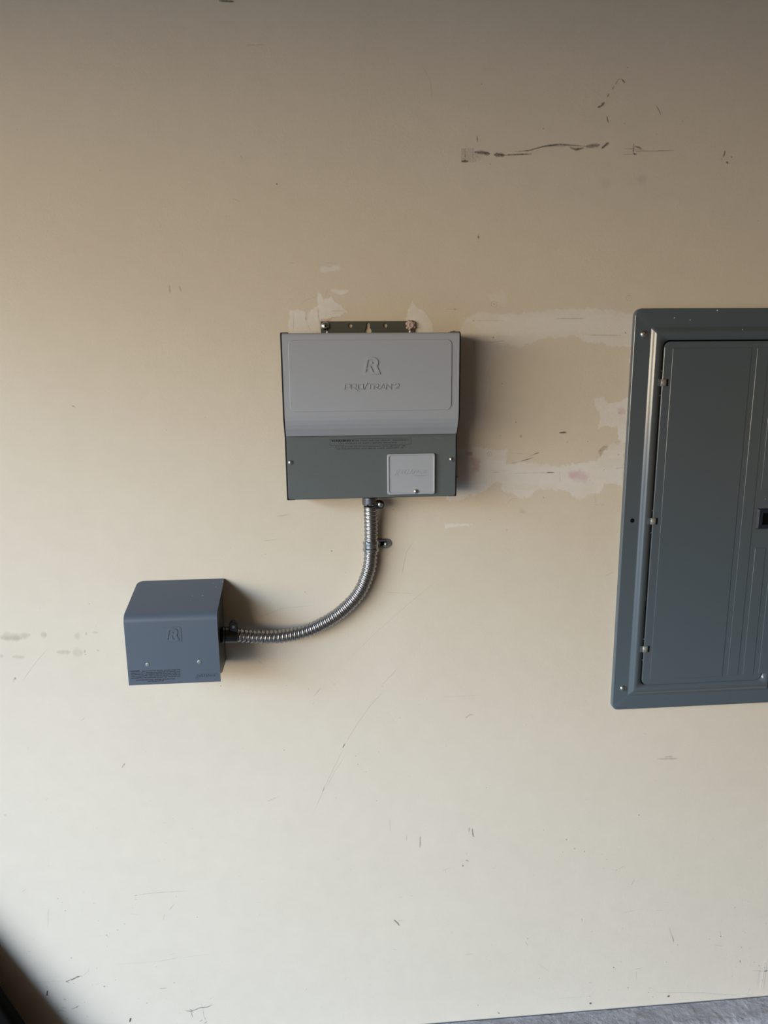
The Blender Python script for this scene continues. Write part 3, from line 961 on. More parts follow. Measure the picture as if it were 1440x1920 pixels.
for pts, w, a, col in ((((832, 120), (842, 160), (858, 195), (858, 225)), 1.6, 0.5, GREY), (((850, 180), (862, 215)), 2.4, 0.5, GREY),
                       (((625, 382), (660, 376)), 1.4, 0.5, GREY), (((632, 390), (631, 455)), 1, 0.35, GREY), (((1340, 388), (1410, 396)), 1.4, 0.5, GREY),
                       (((1412, 396), (1438, 390)), 3, 0.8, DARK), (((1265, 325), (1272, 345)), 2.5, 0.55, DARK), (((340, 466), (360, 463)), 1.4, 0.5, GREY),
                       (((1110, 232), (1160, 240)), 1, 0.3, GREY), (((750, 522), (900, 525), (1050, 527), (1180, 540), (1320, 540)), 1.2, 0.45, GREY),
                       (((1280, 147), (1304, 166)), 1.8, 0.9, WHITE), (((292, 70), (294, 92)), 2.2, 0.95, WHITE), (((298, 70), (299, 94)), 1.1, 0.6, GREY),
                       (((1145, 140), (1148, 182)), 1.2, 0.4, GREY), (((35, 350), (100, 400)), 1.4, 0.25, GREY), (((1395, 360), (1370, 500)), 3, 0.20, GREY),
                       (((1435, 330), (1410, 510)), 3, 0.25, GREY), (((1420, 340), (1392, 505)), 2, 0.9, WHITE), (((1300, 530), (1330, 500)), 3, 0.9, WHITE),  # wall ridges painted flat: grey and white strips for their shade and highlight
                       (((1245, 552), (1262, 545)), 4, 0.9, WHITE), (((700, 495), (728, 500)), 1.2, 0.5, GREY), (((575, 495), (588, 495)), 2, 0.5, GREY),
                       (((400, 500), (330, 550), (160, 560)), 1.2, 0.15, GREY), (((540, 40), (640, 15)), 1, 0.3, GREY), (((750, 20), (795, 22)), 1.2, 0.4, GREY)):
    ribbon(c5(*pts), w, a, col, 0.15)
for x, y, r, a, col in ((885, 233, 1.5, 0.9, DARK), (1148, 181, 2, 0.7, DARK), (492, 371, 1.9, 0.9, RUST), (1275, 248, 1.3, 0.8, DARK), (816, 339, 1.4, 0.8, DARK),
                        (35, 438, 1.4, 0.6, DARK), (1220, 425, 1.5, 0.5, DARK), (1080, 196, 1.5, 0.5, DARK), (733, 552, 1.6, 0.7, RUST), (1427, 102, 1.5, 0.5, DARK),
                        (705, 524, 1.6, 0.6, RUST), (534, 334, 1.2, 0.5, DARK), (1236, 3, 1.6, 0.6, DARK), (580, 496, 2, 0.5, GREY), (648, 44, 1.2, 0.4, DARK),
                        (350, 592, 3.6, 0.9, RUST), (350, 592, 1.7, 0.9, SMUDGE), (828, 548, 3.8, 0.9, RUST), (828, 546, 1.7, 0.9, SMUDGE),
                        (1355, 340, 1.4, 0.5, DARK), (1385, 360, 2, 0.5, GREY), (1240, 367, 1.3, 0.9, WHITE), (1325, 308, 1.5, 0.9, WHITE)):
    p = c5((x, y))[0]
    blob(p[0], p[1], r, a=a, col=col)
for x, y in ((896, 1884), (935, 1899), (1106, 1868)):
    blob(x, y, 1.6, a=0.7)
ribbon([(932, 1897), (938, 1901)], 2.2, 0.7, DARK)
for (xa, ya), (xb, yb) in (((89.2, 1857), (88.2, 1866)), ((245, 1908.5), (243.5, 1915.5))):    # two rusty staple slots
    ribbon([(xa, ya), (xb, yb)], 2.4, 0.95, RUST, 0.0, False)
for i in range(420):                     # fine dirt, thicker towards the floor
    y = 1915 - abs(random.gauss(0, 1)) * 330
    x = random.uniform(-60, 1500)
    if y < 700:
        continue
    if random.random() < 0.72:
        blob(x, y, random.uniform(0.5, 1.3), a=random.uniform(0.15, 0.5), n=6)
    else:
        an, ln = random.gauss(-0.35, 0.6), random.uniform(2, 11)
        ribbon([(x, y), (x + ln * math.cos(an), y + ln * math.sin(an))], random.uniform(0.7, 1.4), random.uniform(0.12, 0.4), GREY, 0.3)
for i in range(70):
    blob(random.uniform(-60, 1500), random.uniform(-40, 1300), random.uniform(0.5, 1.1), a=random.uniform(0.15, 0.4), n=6)

marks_me = bpy.data.meshes.new('marks')
marks_me.from_pydata(mv, [], mf)
wbm = bmesh.new()
wbm.from_mesh(base)
nb_v = len(wbm.verts)
nb_f = len(wbm.faces)
keep = G_RGBA[..., 3] > 0.004
keep = keep[:-1, :-1] | keep[1:, :-1] | keep[:-1, 1:] | keep[1:, 1:]
vk = np.zeros(G_H.shape, bool)
for di, dj in ((0, 0), (1, 0), (0, 1), (1, 1)):
    vk[di:di + keep.shape[0], dj:dj + keep.shape[1]] |= keep
gidx = -np.ones(G_H.shape, int)
gidx[vk] = np.arange(vk.sum())
gi, gj = np.nonzero(vk)
gv = np.stack([GRID_X0 + GRES * gi, -(0.00003 + G_H[gi, gj]), GRID_Z0 + GRES * gj], -1)
ki, kj = np.nonzero(keep)
gf = np.stack([gidx[ki, kj], gidx[ki + 1, kj], gidx[ki + 1, kj + 1], gidx[ki, kj + 1]], -1)
grid_me = bpy.data.meshes.new('grid')
grid_me.from_pydata(gv.tolist(), [], gf.tolist())
wbm.from_mesh(grid_me)
wbm.faces.ensure_lookup_table()
for f in wbm.faces[nb_f:]:
    f.material_index = 2
    f.smooth = True
nb_g = nb_v
nb_v, nb_f = len(wbm.verts), len(wbm.faces)
wbm.from_mesh(marks_me)
wbm.faces.ensure_lookup_table()
for f in wbm.faces[nb_f:]:
    f.material_index = 1
    f.smooth = True
wall_me = bpy.data.meshes.new('wall_back')
wbm.to_mesh(wall_me)
wbm.free()
ca = wall_me.attributes.new('mark', 'FLOAT_COLOR', 'POINT')
cols = np.zeros((len(wall_me.vertices), 4), dtype=np.float32)
cols[nb_v:] = np.array(mcol, dtype=np.float32)
cols[nb_g:nb_v] = G_RGBA[gi, gj]
ca.data.foreach_set('color', cols.ravel())
cb = wall_me.attributes.new('broken', 'FLOAT', 'POINT')
bk = np.zeros(len(wall_me.vertices), dtype=np.float32)
bk[nb_v:] = np.array(mbrk, dtype=np.float32)
cb.data.foreach_set('value', bk)
wall = bpy.data.objects.new('wall_back', wall_me)
wall_me.materials.append(M['wall'])
wall_me.materials.append(M['marks'])
wall_me.materials.append(M['patched_wall'])
C.objects.link(wall)
wall['kind'] = 'structure'

# ------------------------------------------------------------------ transfer switch
TX0, TX1 = -0.0776, 0.2447          # black body
TZ1, TZ0 = CAM_Z + 0.0605, CAM_Z - 0.2425
D_TOP, D_LOW = 0.105, 0.077
ts = empty('transfer_switch', (0.0835, 0, TZ0),
           'grey transfer switch box with a light grey upper cover, in the centre of the wall', 'transfer switch')
# body: side profile (depth, z) extruded across x
zb = at(700, 783, D_TOP).z
zc = at(700, 815.5, D_LOW + 0.004).z
body_prof = [(0.0, TZ1), (D_TOP - 0.006, TZ1), (D_TOP - 0.003, TZ1 - 0.003), (D_TOP - 0.003, zb), (D_LOW, zc - 0.001),
             (D_LOW - 0.002, zc - 0.002), (D_LOW - 0.002, TZ0), (0.0, TZ0)]


def extrude_profile(prof, x0, x1):
    bm = bmesh.new()
    a = [bm.verts.new((x0, -d, z)) for d, z in prof]
    b = [bm.verts.new((x1, -d, z)) for d, z in prof]
    n = len(prof)
    for i in range(n):
        j = (i + 1) % n
        bm.faces.new((a[i], a[j], b[j], b[i]))
    bm.faces.new(a)
    bm.faces.new(b[::-1])
    return bm_mesh(bm)


link('enclosure', extrude_profile(body_prof, TX0, TX1), M['black_steel'], ts)
# light cover: bent sheet
CX0, CX1 = TX0 + 0.0030, TX1 - 0.0028


def sheet(prof, x0, x1, t):
    """sheet of thickness t following an outer profile (depth, z)"""
    P = [Vector(p) for p in prof]
    inner = []
    for i, p in enumerate(P):
        a = (P[i] - P[i - 1]).normalized() if i else (P[1] - P[0]).normalized()
        b = (P[i + 1] - P[i]).normalized() if i < len(P) - 1 else a
        tt = (a + b).normalized()
        nrm = Vector((tt.y, -tt.x))
        inner.append(p + nrm * t)
    return extrude_profile([tuple(p) for p in P] + [tuple(p) for p in inner[::-1]], x0, x1)


prof = [(0.03, TZ1 + 0.0003), (D_TOP - 0.007, TZ1 + 0.0003)]
for i in range(7):
    a = math.radians(90 - 90 * i / 6)
    prof.append((D_TOP - 0.005 + 0.005 * math.cos(a), TZ1 - 0.0047 + 0.005 * math.sin(a)))
prof += [(D_TOP, zb + 0.012), (D_TOP - 0.0006, zb + 0.004), (D_TOP - 0.002, zb - 0.004), (D_TOP - 0.0055, zb - 0.012),
         (D_TOP - 0.0105, zb - 0.020), (D_LOW + 0.0065, zc)]
cover_me = sheet(prof, CX0, CX1, 0.0014)
cover = link('upper_cover', cover_me, M['light_cover'], ts, 'light grey upper cover bending inward at its lower edge')
cover_me.polygons.foreach_set('use_smooth', [False] * len(cover_me.polygons))
# embossed rectangle border on the cover
c0 = crop(510, 580, 3.8919)
corners = c0((118, 222), (1313, 222), (1308, 733), (133, 750))
ex0 = (at(*corners[0], D_TOP).x + at(*corners[3], D_TOP).x) / 2
ex1 = (at(*corners[1], D_TOP).x + at(*corners[2], D_TOP).x) / 2
ez1 = (at(*corners[0], D_TOP).z + at(*corners[1], D_TOP).z) / 2
ez0 = (at(*corners[2], D_TOP).z + at(*corners[3], D_TOP).z) / 2
ex0, ez0 = ex0, ez0
me = plate([rrect(ex0, ex1, ez0, ez1, 0.010, 8)], D_TOP - 0.0006, D_TOP + 0.0013, 0.0006)
link('raised_panel', me, M['light_cover'], cover)
DE = D_TOP + 0.0013
LOGO_OUT = [(555, 122), (720, 118), (755, 124), (788, 143), (815, 170), (832, 200), (840, 235), (835, 265), (822, 292), (806, 315),
            (885, 500), (488, 505)]
LOGO_R = [(605, 180), (700, 176), (745, 180), (770, 198), (778, 230), (768, 268), (735, 297), (795, 447), (718, 450), (658, 308),
          (645, 352), (568, 356)]
LOGO_DOT = [(668, 226), (695, 222), (708, 240), (698, 262), (662, 268)]
LOGO_A = [(574, 384), (640, 380), (652, 400), (674, 446), (552, 450)]


def logo(tf, d0, d1, bev):
    me = plate([[tf(p) for p in LOGO_OUT], [tf(p) for p in LOGO_R], [tf(p) for p in LOGO_A]], d0, d1, bev)
    bm = bmesh.new()
    merge(bm, me)
    merge(bm, plate([[tf(p) for p in LOGO_DOT]], d0, d1, bev * 0.6))
    return bm_mesh(bm)


link('emblem', logo(lambda p: atx(640 + p[0] / 12, 660 + p[1] / 12, DE), DE - 0.0003, DE + 0.0014, 0.0005), M['light_cover'], cover)
bm = bmesh.new()
cT = lambda *p: [atx(640 + x / 12, 660 + y / 12, DE) for x, y in p]
for s in (((72, 842), (76, 728), (180, 728), (190, 745), (188, 785), (172, 798), (95, 798)),
          ((208, 838), (214, 728), (318, 728), (325, 745), (322, 795), (245, 797)), ((262, 797), (370, 876)),
          ((368, 832), (370, 728), (485, 728), (486, 832), (368, 832)), ((582, 690), (508, 842)), ((592, 724), (695, 724)),
          ((642, 728), (636, 836)), ((700, 727), (815, 727), (828, 742), (824, 786), (735, 792)), ((730, 750), (724, 836)),
          ((775, 793), (832, 838)), ((858, 836), (930, 724), (985, 836)), ((890, 803), (965, 803)),
          ((1004, 834), (1006, 722), (1112, 828), (1116, 714)), ((1195, 742), (1215, 718), (1262, 712), (1290, 732), (1288, 760), (1205, 822), (1296, 820))):
    stroke(bm, cT(*s), 0.0017, DE - 0.0001, DE + 0.0012)
stroke(bm, cT(*[(1156 + 13 * math.cos(t * 0.7), 738 + 13 * math.sin(t * 0.7)) for t in range(10)]), 0.0006, DE - 0.0001, DE + 0.0007)
link('raised_lettering', bm_mesh(bm), M['light_cover'], cover)

# lower panel
lz1, lz0 = zc + 0.004, TZ0 + 0.0008
low = link('lower_cover', plate([rrect(CX0, CX1 + 0.0006, lz0, lz1, 0.004, 5)], D_LOW - 0.002, D_LOW, 0.0006), M['dark_texture'], ts,
           'dark textured grey lower cover')
for xa, xb, za, zb2 in ((TX0 + 0.0005, TX0 + 0.015, TZ0 - 0.0012, TZ0 + 0.0008), (TX1 - 0.015, TX1 - 0.0005, TZ0 - 0.0006, TZ0 + 0.0008)):
    link('corner_tab', box_mesh(xa, xb, -(D_LOW - 0.003), -0.02, za, zb2), M['black_steel'], ts)
for xa, xb in ((TX0 + 0.0005, TX0 + 0.014), (TX1 - 0.018, TX1 - 0.001)):
    link('corner_tab', box_mesh(xa, xb, -(D_TOP - 0.006), -0.02, TZ1 - 0.001, TZ1 + 0.0018), M['black_steel'], ts)
# printed warning
DL = D_LOW + 0.00012
cw = crop(600, 810, 8)


def line_text(bm, cr, x0, x1, y, h, body, d, bold=0.0, y1=None, **kw):
    a = at(*cr((x0, y))[0], d)
    b = at(*cr((x1, y1 if y1 is not None else y))[0], d)
    top = at(*cr((x0, y - h / 2))[0], d).z
    bot = at(*cr((x0, y + h / 2))[0], d).z
    merge(bm, text_mesh(body, (a.x + b.x) / 2, (a.z + b.z) / 2, d, top - bot, b.x - a.x, 0.00005, bold=bold, **kw))


bm = bmesh.new()
line_text(bm, cw, 165, 460, 134, 30, 'WARNING', DL, 0.035, y1=130)
line_text(bm, cw, 478, 1342, 129, 17, 'MORE THAN ONE LIVE CIRCUIT - DISCONNECT', DL, 0.01, y1=121)
line_text(bm, cw, 290, 1150, 171, 16, 'ALL SOURCES OF SUPPLY BEFORE SERVICING', DL, 0.01, y1=161)
line_text(bm, cw, 225, 1280, 222, 15, 'SUITABLE FOR USE IN ACCORDANCE WITH ARTICLE  702', DL, 0.01, y1=210)
line_text(bm, cw, 255, 1250, 252, 15, 'OF THE NATIONAL ELECTRICAL CODE  ANSI/NFPA  70', DL, 0.01, y1=240)
bx = [atx(*p, DL) for p in cw((148, 108), (1368, 90), (1368, 186), (148, 204))]
x0b, x1b = (bx[0][0] + bx[3][0]) / 2, (bx[1][0] + bx[2][0]) / 2
z1b, z0b = (bx[0][1] + bx[1][1]) / 2, (bx[2][1] + bx[3][1]) / 2
merge(bm, plate([[(x0b, z0b), (x1b, z0b), (x1b, z1b), (x0b, z1b)],
                 [(x0b + 0.0004, z0b + 0.0004), (x1b - 0.0004, z0b + 0.0004), (x1b - 0.0004, z1b - 0.0004), (x0b + 0.0004, z1b - 0.0004)]],
                DL - 0.0001, DL + 0.0000))
link('printed_warning', bm_mesh(bm), M['ink'], low, 'black printed warning text in a thin box')
screw(low, 544.7, 867.5, D_LOW, 0.0047, 'cross', 10, label='bright cross-head screw at the left edge')
screw(low, 847, 861.3, D_LOW, 0.0047, 'cross', 30, label='bright cross-head screw at the right edge')
# access cover
ca_ = crop(720, 840, 10.2857)
q = [atx(*p, D_LOW + 0.004) for p in ca_((60, 120), (988, 102), (982, 882), (68, 905))]
ax0, ax1 = (q[0][0] + q[3][0]) / 2, (q[1][0] + q[2][0]) / 2
az1, az0 = (q[0][1] + q[1][1]) / 2, (q[2][1] + q[3][1]) / 2
bm = bmesh.new()
merge(bm, plate([rrect(ax0, ax1, az0, az1, 0.004, 6), rrect(ax0 + 0.0042, ax1 - 0.0038, az0 + 0.0036, az1 - 0.0032, 0.0042, 6)],
                D_LOW, D_LOW + 0.0048, 0.0009))
merge(bm, plate([rrect(ax0 + 0.002, ax1 - 0.002, az0 + 0.002, az1 - 0.002, 0.003, 6)], D_LOW, D_LOW + 0.0037, 0.0))
acc = link('access_cover', bm_mesh(bm), M['plastic_cover'], low, 'small light grey square access cover')
DA = D_LOW + 0.0037


def reliance(bm, cr, pts, d, h, dh, small=None):
    """slanted raised word; pts = (x0, y0, x1, y1) of its centre line in crop pixels"""
    x0, y0, x1, y1 = pts
    a, b = at(*cr((x0, y0))[0], d), at(*cr((x1, y1))[0], d)
    w = b.x - a.x
    merge(bm, text_mesh('R', a.x + w * 0.08, a.z - h * 0.12, d, h * 1.30, w * 0.17, dh, 0.0, 0.45, 0.012))
    merge(bm, text_mesh('ELIANCE', a.x + w * 0.585, (a.z + b.z) / 2, d, h * 0.95, w * 0.82, dh, 0.0, 0.4, 0.02))


bm = bmesh.new()
hh = at(*ca_((400, 410))[0], DA).z - at(*ca_((400, 500))[0], DA).z
reliance(bm, ca_, (190, 465, 830, 455), DA, hh, 0.0005)
p0, p1 = at(*ca_((545, 536))[0], DA), at(*ca_((830, 531))[0], DA)
merge(bm, text_mesh('CONTROLS', (p0.x + p1.x) / 2, (p0.z + p1.z) / 2, DA, 0.0022, p1.x - p0.x, 0.0004, shear=0.3, bold=0.01))
link('raised_lettering', bm_mesh(bm), M['plastic_cover'], acc)
screw(acc, 780.5, 921.8, DA, 0.0048, 'cross', 5, label='bright cross-head screw on its lower edge')

# mounting bracket with round holes and a keyhole
bx0, bx1, bz1 = -0.0062, 0.1730, CAM_Z + 0.0868
k = at(690, 621, 0.003)
kh = []
for i in range(15):
    a = math.radians(-236 + 292 * i / 14)
    kh.append((k.x + 0.0066 * math.cos(a), k.z + 0.0066 * math.sin(a)))
for i in range(9):
    a = math.radians(180 * i / 8)
    kh.append((k.x + 0.0034 * math.cos(a), k.z + 0.0125 + 0.0034 * math.sin(a)))
h1, h2 = at(656.5, 611, 0.003), at(722.3, 610.6, 0.003)
g1, g2 = at(613.5, 623.8, 0.003), at(768.5, 622.5, 0.003)
bloops = [rrect(bx0, bx1, CAM_Z + 0.02, bz1, 0.0008, 2), kh, circle(h1.x, h1.z, 0.0040), circle(h2.x, h2.z, 0.0040)]
br = link('mounting_bracket', plate(bloops, 0.0010, 0.0045, 0.0003), M['bracket_grey'], ts, 'dark mounting strip with two round holes and a keyhole')
screw(br, 610, 611.5, 0.0045, 0.0083, 'cross', 25, name='mounting_screw', h=0.0055, label='large shiny round-head mounting screw at the left end')
p = at(770.5, 609.5, 0.006)
ms = link('mounting_screw', lathe([(0.0072, -0.0004), (0.0074, 0.001), (0.0062, 0.0034), (0.0035, 0.0048), (0.0028, 0.0036), (0, 0.0034)],
                                  (p.x, -0.0045, p.z), (0, -1, 0), 20), M['plaster_lump'], br,
          'mounting screw smeared with dried pinkish plaster', smooth=True)
bm = bmesh.new()
for px, py, r in ((764, 607, 0.004), (767, 603.5, 0.0035), (776, 607, 0.0035), (769, 616, 0.0038), (764, 614, 0.003), (777, 613, 0.003), (771, 603, 0.003)):
    p = at(px, py, 0.005)
    bmesh.ops.create_icosphere(bm, subdivisions=2, radius=r, matrix=Matrix.Translation(p) @ Matrix.Diagonal((1, 0.7, 1, 1)))
for v in bm.verts:
    v.co += Vector((random.uniform(-1, 1), random.uniform(-1, 1), random.uniform(-1, 1))) * 0.0004
link('plaster_lump', bm_mesh(bm), M['plaster_lump'], br, smooth=True)
for p in (g1, g2):
    link('rivet', lathe([(0.0022, -0.0005), (0.0022, 0.0008), (0.0014, 0.0016), (0, 0.0019)], (p.x, -0.0045, p.z + 0.0006), (0, -1, 0), 16),
         metal_paint('bright_rivet', (0.85, 0.85, 0.85), 0.35, 0), br, 'bright white rivet', smooth=True)

# ------------------------------------------------------------------ breaker panel
PX0, PX1 = 0.6058, 0.9930
PZ1, PZ0 = CAM_Z + 0.1083, CAM_Z - 0.7388
bp_root = empty('breaker_panel', ((PX0 + PX1) / 2, 0, PZ0), 'large dark grey breaker panel with a closed hinged door, at the right edge',
                'breaker panel')
FL, PLT = 0.011, 0.020              # flange depth, plateau depth
rbx = (at(1219, 640, FL).x + at(1179, 1290, FL).x) / 2
rbx2 = (at(1229, 640, PLT).x + at(1190, 1290, PLT).x) / 2
ztop_b, ztop_p = at(1300, 612, FL).z, at(1300, 622, PLT).z
zbot_b, zbot_p = at(1250, 1302, FL).z, at(1250, 1292, PLT).z
mx_ = PX0 + PX1
GX0, GZ1, GZ0 = at(1243, 664, PLT).x * 0.5 + at(1200.5, 1261, PLT).x * 0.5, at(1300, 637.2, PLT).z, at(1216, 1284.5, PLT).z
GAP = 0.0036


def loft(loops3):
    bm = bmesh.new()
    rings = [[bm.verts.new((x, -d, z)) for x, z in lp] for lp, d in loops3]
    n = len(rings[0])
    for a, b in zip(rings, rings[1:]):
        for i in range(n):
            j = (i + 1) % n
            bm.faces.new((a[i], a[j], b[j], b[i]))
    return bm


def prect(inset, d, r):
    return (rrect(PX0 + inset, PX1 - inset, PZ0 + inset, PZ1 - inset, r, 8), d)


loops3 = [prect(0.0, 0.0003, 0.014), prect(0.0, FL - 0.0022, 0.014), prect(0.0003, FL - 0.0012, 0.014), prect(0.0011, FL - 0.0003, 0.0132),
          prect(0.0022, FL, 0.012)]
for k_ in range(11):                           # smooth pressed step between flange and raised centre
    u_ = k_ / 10
    xi = (rbx - 0.0012) + (rbx2 + 0.0012 - rbx + 0.0012) * u_
    za_ = (ztop_b + 0.0012) + (ztop_p - 0.0012 - ztop_b - 0.0012) * u_
    zc_ = (zbot_b - 0.0012) + (zbot_p + 0.0012 - zbot_b + 0.0012) * u_
    loops3.append((rrect(xi, mx_ - xi, zc_, za_, 0.004, 8), FL + (PLT - FL) * (u_ * u_ * (3 - 2 * u_))))
loops3 += [(rrect(GX0, mx_ - GX0, GZ0, GZ1, 0.014, 8), PLT),
           (rrect(GX0, mx_ - GX0, GZ0, GZ1, 0.014, 8), PLT - 0.006)]
bm = loft(loops3)
for f in bm.faces:
    f.smooth = abs(f.calc_area()) < 0.012
trim = link('trim_cover', bm_mesh(bm), M['panel'], bp_root, smooth=False)
link('backing', box_mesh(GX0 - 0.004, mx_ - GX0 + 0.004, -(PLT - 0.0075), -0.0005, GZ0 - 0.004, GZ1 + 0.004), M['recess_shade'], bp_root)
# door
DX0, DX1, DZ0, DZ1 = GX0 + GAP, mx_ - GX0 - GAP, GZ0 + 0.0006, GZ1 - GAP * 0.8
DD = PLT + 0.0005
bm = bmesh.new()
merge(bm, plate([rrect(DX0, DX1, DZ0, DZ1, 0.0125, 8)], PLT - 0.006, DD, 0.0010))


def dx(*pts):
    return sum(at(x, y, DD).x for x, y in pts) / len(pts)


c5a, c5b, c5c = crop(1140, 560, 4.8), crop(1140, 840, 4.8), crop(1130, 1100, 4.645)
xa = dx(c5a((583, 460))[0], c5a((520, 1430))[0], c5c((460, 50))[0], c5c((410, 780))[0])
xb = dx(c5a((1293, 460))[0], c5a((1210, 1430))[0], c5c((1105, 50))[0], c5c((1037, 760))[0])
xc = dx(c5a((1345, 460))[0], c5a((1258, 1430))[0], c5c((1150, 50))[0], c5c((1080, 760))[0])
xd = dx(c5a((1435, 600))[0], c5b((1360, 50))[0], c5c((1245, 50))[0], c5c((1175, 760))[0])
xe = dx(c5b((1410, 20))[0], c5b((1380, 360))[0], c5c((1290, 50))[0], c5c((1217, 760))[0])
xf = dx(c5c((1380, 50))[0], c5c((1312, 750))[0])
xg = dx(c5c((1430, 50))[0], c5c((1357, 750))[0])
zt = at(*c5a((700, 445))[0], DD).z
zlow = at(*c5c((700, 800))[0], DD).z
zlow2 = at(*c5c((1080, 770))[0], DD).z
zl1 = at(*c5b((1375, 375))[0], DD).z
zl2 = at(*c5b((1320, 900))[0], DD).z
RB = 0.0007
for a, b, z0_, z1_ in ((xa, xb, zlow, zt), (xc, xd, zlow2, zt), (xe, xf, zlow2, zl2), (xe, xf, zl1, zt), (xg, xg + (xf - xe), zlow2, zl2),
                       (xg, xg + (xf - xe), zl1, zt)):
    if b > a:
        merge(bm, plate([rrect(a, b, z0_, z1_, 0.0012, 3)], DD - 0.0002, DD + RB, 0.0006))
door = link('door', bm_mesh(bm), M['panel'], bp_root, 'hinged door with pressed vertical panels')
door_me = door.data
# hinges
for px, py, s in ((1244, 717.5, 1.0), (1224.5, 977.5, 1.0), (1209.5, 1217.5, 1.0)):
    p = at(px + 1, py, PLT + 0.002)
    hb = bmesh.new()
    n = 7
    w, h = 0.0064 * s, 0.0068 * s
    prev = None
    for i in range(n):
        a = math.pi * i / (n - 1)
        x = p.x - w * math.cos(a)
        d = PLT - 0.001 + 0.0042 * math.sin(a) ** 0.7
        cur = (hb.verts.new((x, -d, p.z - h)), hb.verts.new((x, -d, p.z + h)))
        if prev:
            hb.faces.new((prev[0], prev[1], cur[1], cur[0])).smooth = True
        prev = cur
    hb.verts.ensure_lookup_table()
    hb.faces.new([hb.verts[i * 2] for i in range(n)])
    hb.faces.new([hb.verts[i * 2 + 1] for i in range(n)])
    hg = link('hinge', bm_mesh(hb), M['hinge'], bp_root, 'small bare metal hinge clip')
    link('hinge_slot', box_mesh(p.x + w * 0.6, p.x + w + 0.0028, -(PLT + 0.0008), -(PLT - 0.003), p.z - h * 1.02, p.z + h * 1.02), M['recess_shade'], hg)
    link('hinge_leaf', box_mesh(p.x - w - 0.0055, p.x - w * 0.5, -(PLT + 0.0005), -(PLT - 0.002), p.z - h * 0.95, p.z + h * 0.95, 0.0004), M['panel'], hg)
    for dz in (0.0165, -0.0185):
        link('gap_bridge', box_mesh(GX0 - 0.001, DX0 + 0.001, -(PLT - 0.0002), -(PLT - 0.003), p.z + dz * 1.35 - 0.0014, p.z + dz * 1.35 + 0.0014, 0.0003), M['panel'], hg)
screw(trim, 1208, 626.5, FL, 0.0072, 'slot', 105, label='slotted trim screw at the upper left corner', mat='zinc', h=0.0040)
screw(trim, 1169, 1291.5, FL, 0.0070, 'slot', -45, label='slotted trim screw at the lower left corner', mat='zinc', h=0.0040)
p = at(1185.7, 976, FL)
link('screw_hole', lathe([(0.0045, 0.0002), (0.0040, 0.0003), (0.0038, 0.00005), (0, 0.00005)], (p.x, -FL, p.z), (0, -1, 0), 24), M['recess_shade'], trim,  # closed black disc, the shade of a hole put into its colour
     'empty screw hole', smooth=False)
# paint chips on the trim
speck_mat = metal_paint('white_paint_speck', (0.7, 0.7, 0.68), 0.6)
for px, py, r, dd in ((1264.5, 596, 0.0011, FL), (1294, 600, 0.0010, FL), (1345, 582, 0.0014, FL), (1392, 618, 0.0009, PLT)):
    p = at(px, py, dd)
    link('paint_speck', lathe([(r, -0.0001), (r, 0.00012), (0, 0.00016)], (p.x, -dd, p.z), (0, -1, 0), 8), speck_mat, trim)
# latch
lp = [atx(*p, DD) for p in ((1420, 953.5), (1415, 992))]
lx0 = (lp[0][0] + lp[1][0]) / 2
lz1_, lz0_ = lp[0][1], lp[1][1]
lx1 = lx0 + 0.060
bm = bmesh.new()
A_ = rrect(lx0, lx1, lz0_, lz1_, 0.0008, 2)
B_ = rrect(lx0 + 0.0045, lx1 - 0.0045, lz0_ + 0.002, lz1_ - 0.002, 0.0006, 2)
Cc = rrect(lx0 + 0.0125, lx1 - 0.0125, lz0_ + 0.0095, lz1_ - 0.0095, 0.0004, 2)
bm = loft([(A_, DD), (A_, DD + 0.0008), (B_, DD + 0.0038), (Cc, DD + 0.0034), (Cc, DD + 0.0006)])
lt = link('latch', bm_mesh(bm), M['latch'], door, 'dark blue latch frame with a black recess')
link('latch_recess', box_mesh(lx0 + 0.011, lx1 - 0.011, -(DD + 0.0007), -(DD - 0.0008), lz0_ + 0.008, lz1_ - 0.008), M['recess_shade'], lt)
p = at(1441, 937, DD)
bm = bmesh.new()
stroke(bm, [(p.x + 0.007 * math.cos(t * 0.4), p.z + 0.007 * math.sin(t * 0.4)) for t in range(17)], 0.0007, DD, DD + 0.0002)
link('knockout_ring', bm_mesh(bm), M['panel'], door)

# ------------------------------------------------------------------ generator inlet box
IX0, IX1 = -0.3838, -0.2132
ID = 0.118
iz_top = CAM_Z - 0.4140
iz_front_top = at(320, 1166, ID).z
iz_bot = at(330, 1281.5, ID).z
inl = empty('generator_inlet_box', ((IX0 + IX1) / 2, 0, iz_bot), 'blue-grey metal power inlet box with a sloping hood, left end of the flexible conduit', 'inlet box')
# hood: sheet following a side profile
hp = [(0.0005, iz_top), (0.020, iz_top - 0.0035)]
za = iz_front_top + 0.013
hp += [(0.090, iz_top - 0.022)]
R_ = 0.017
sl = math.atan2(0.0185, 0.070)
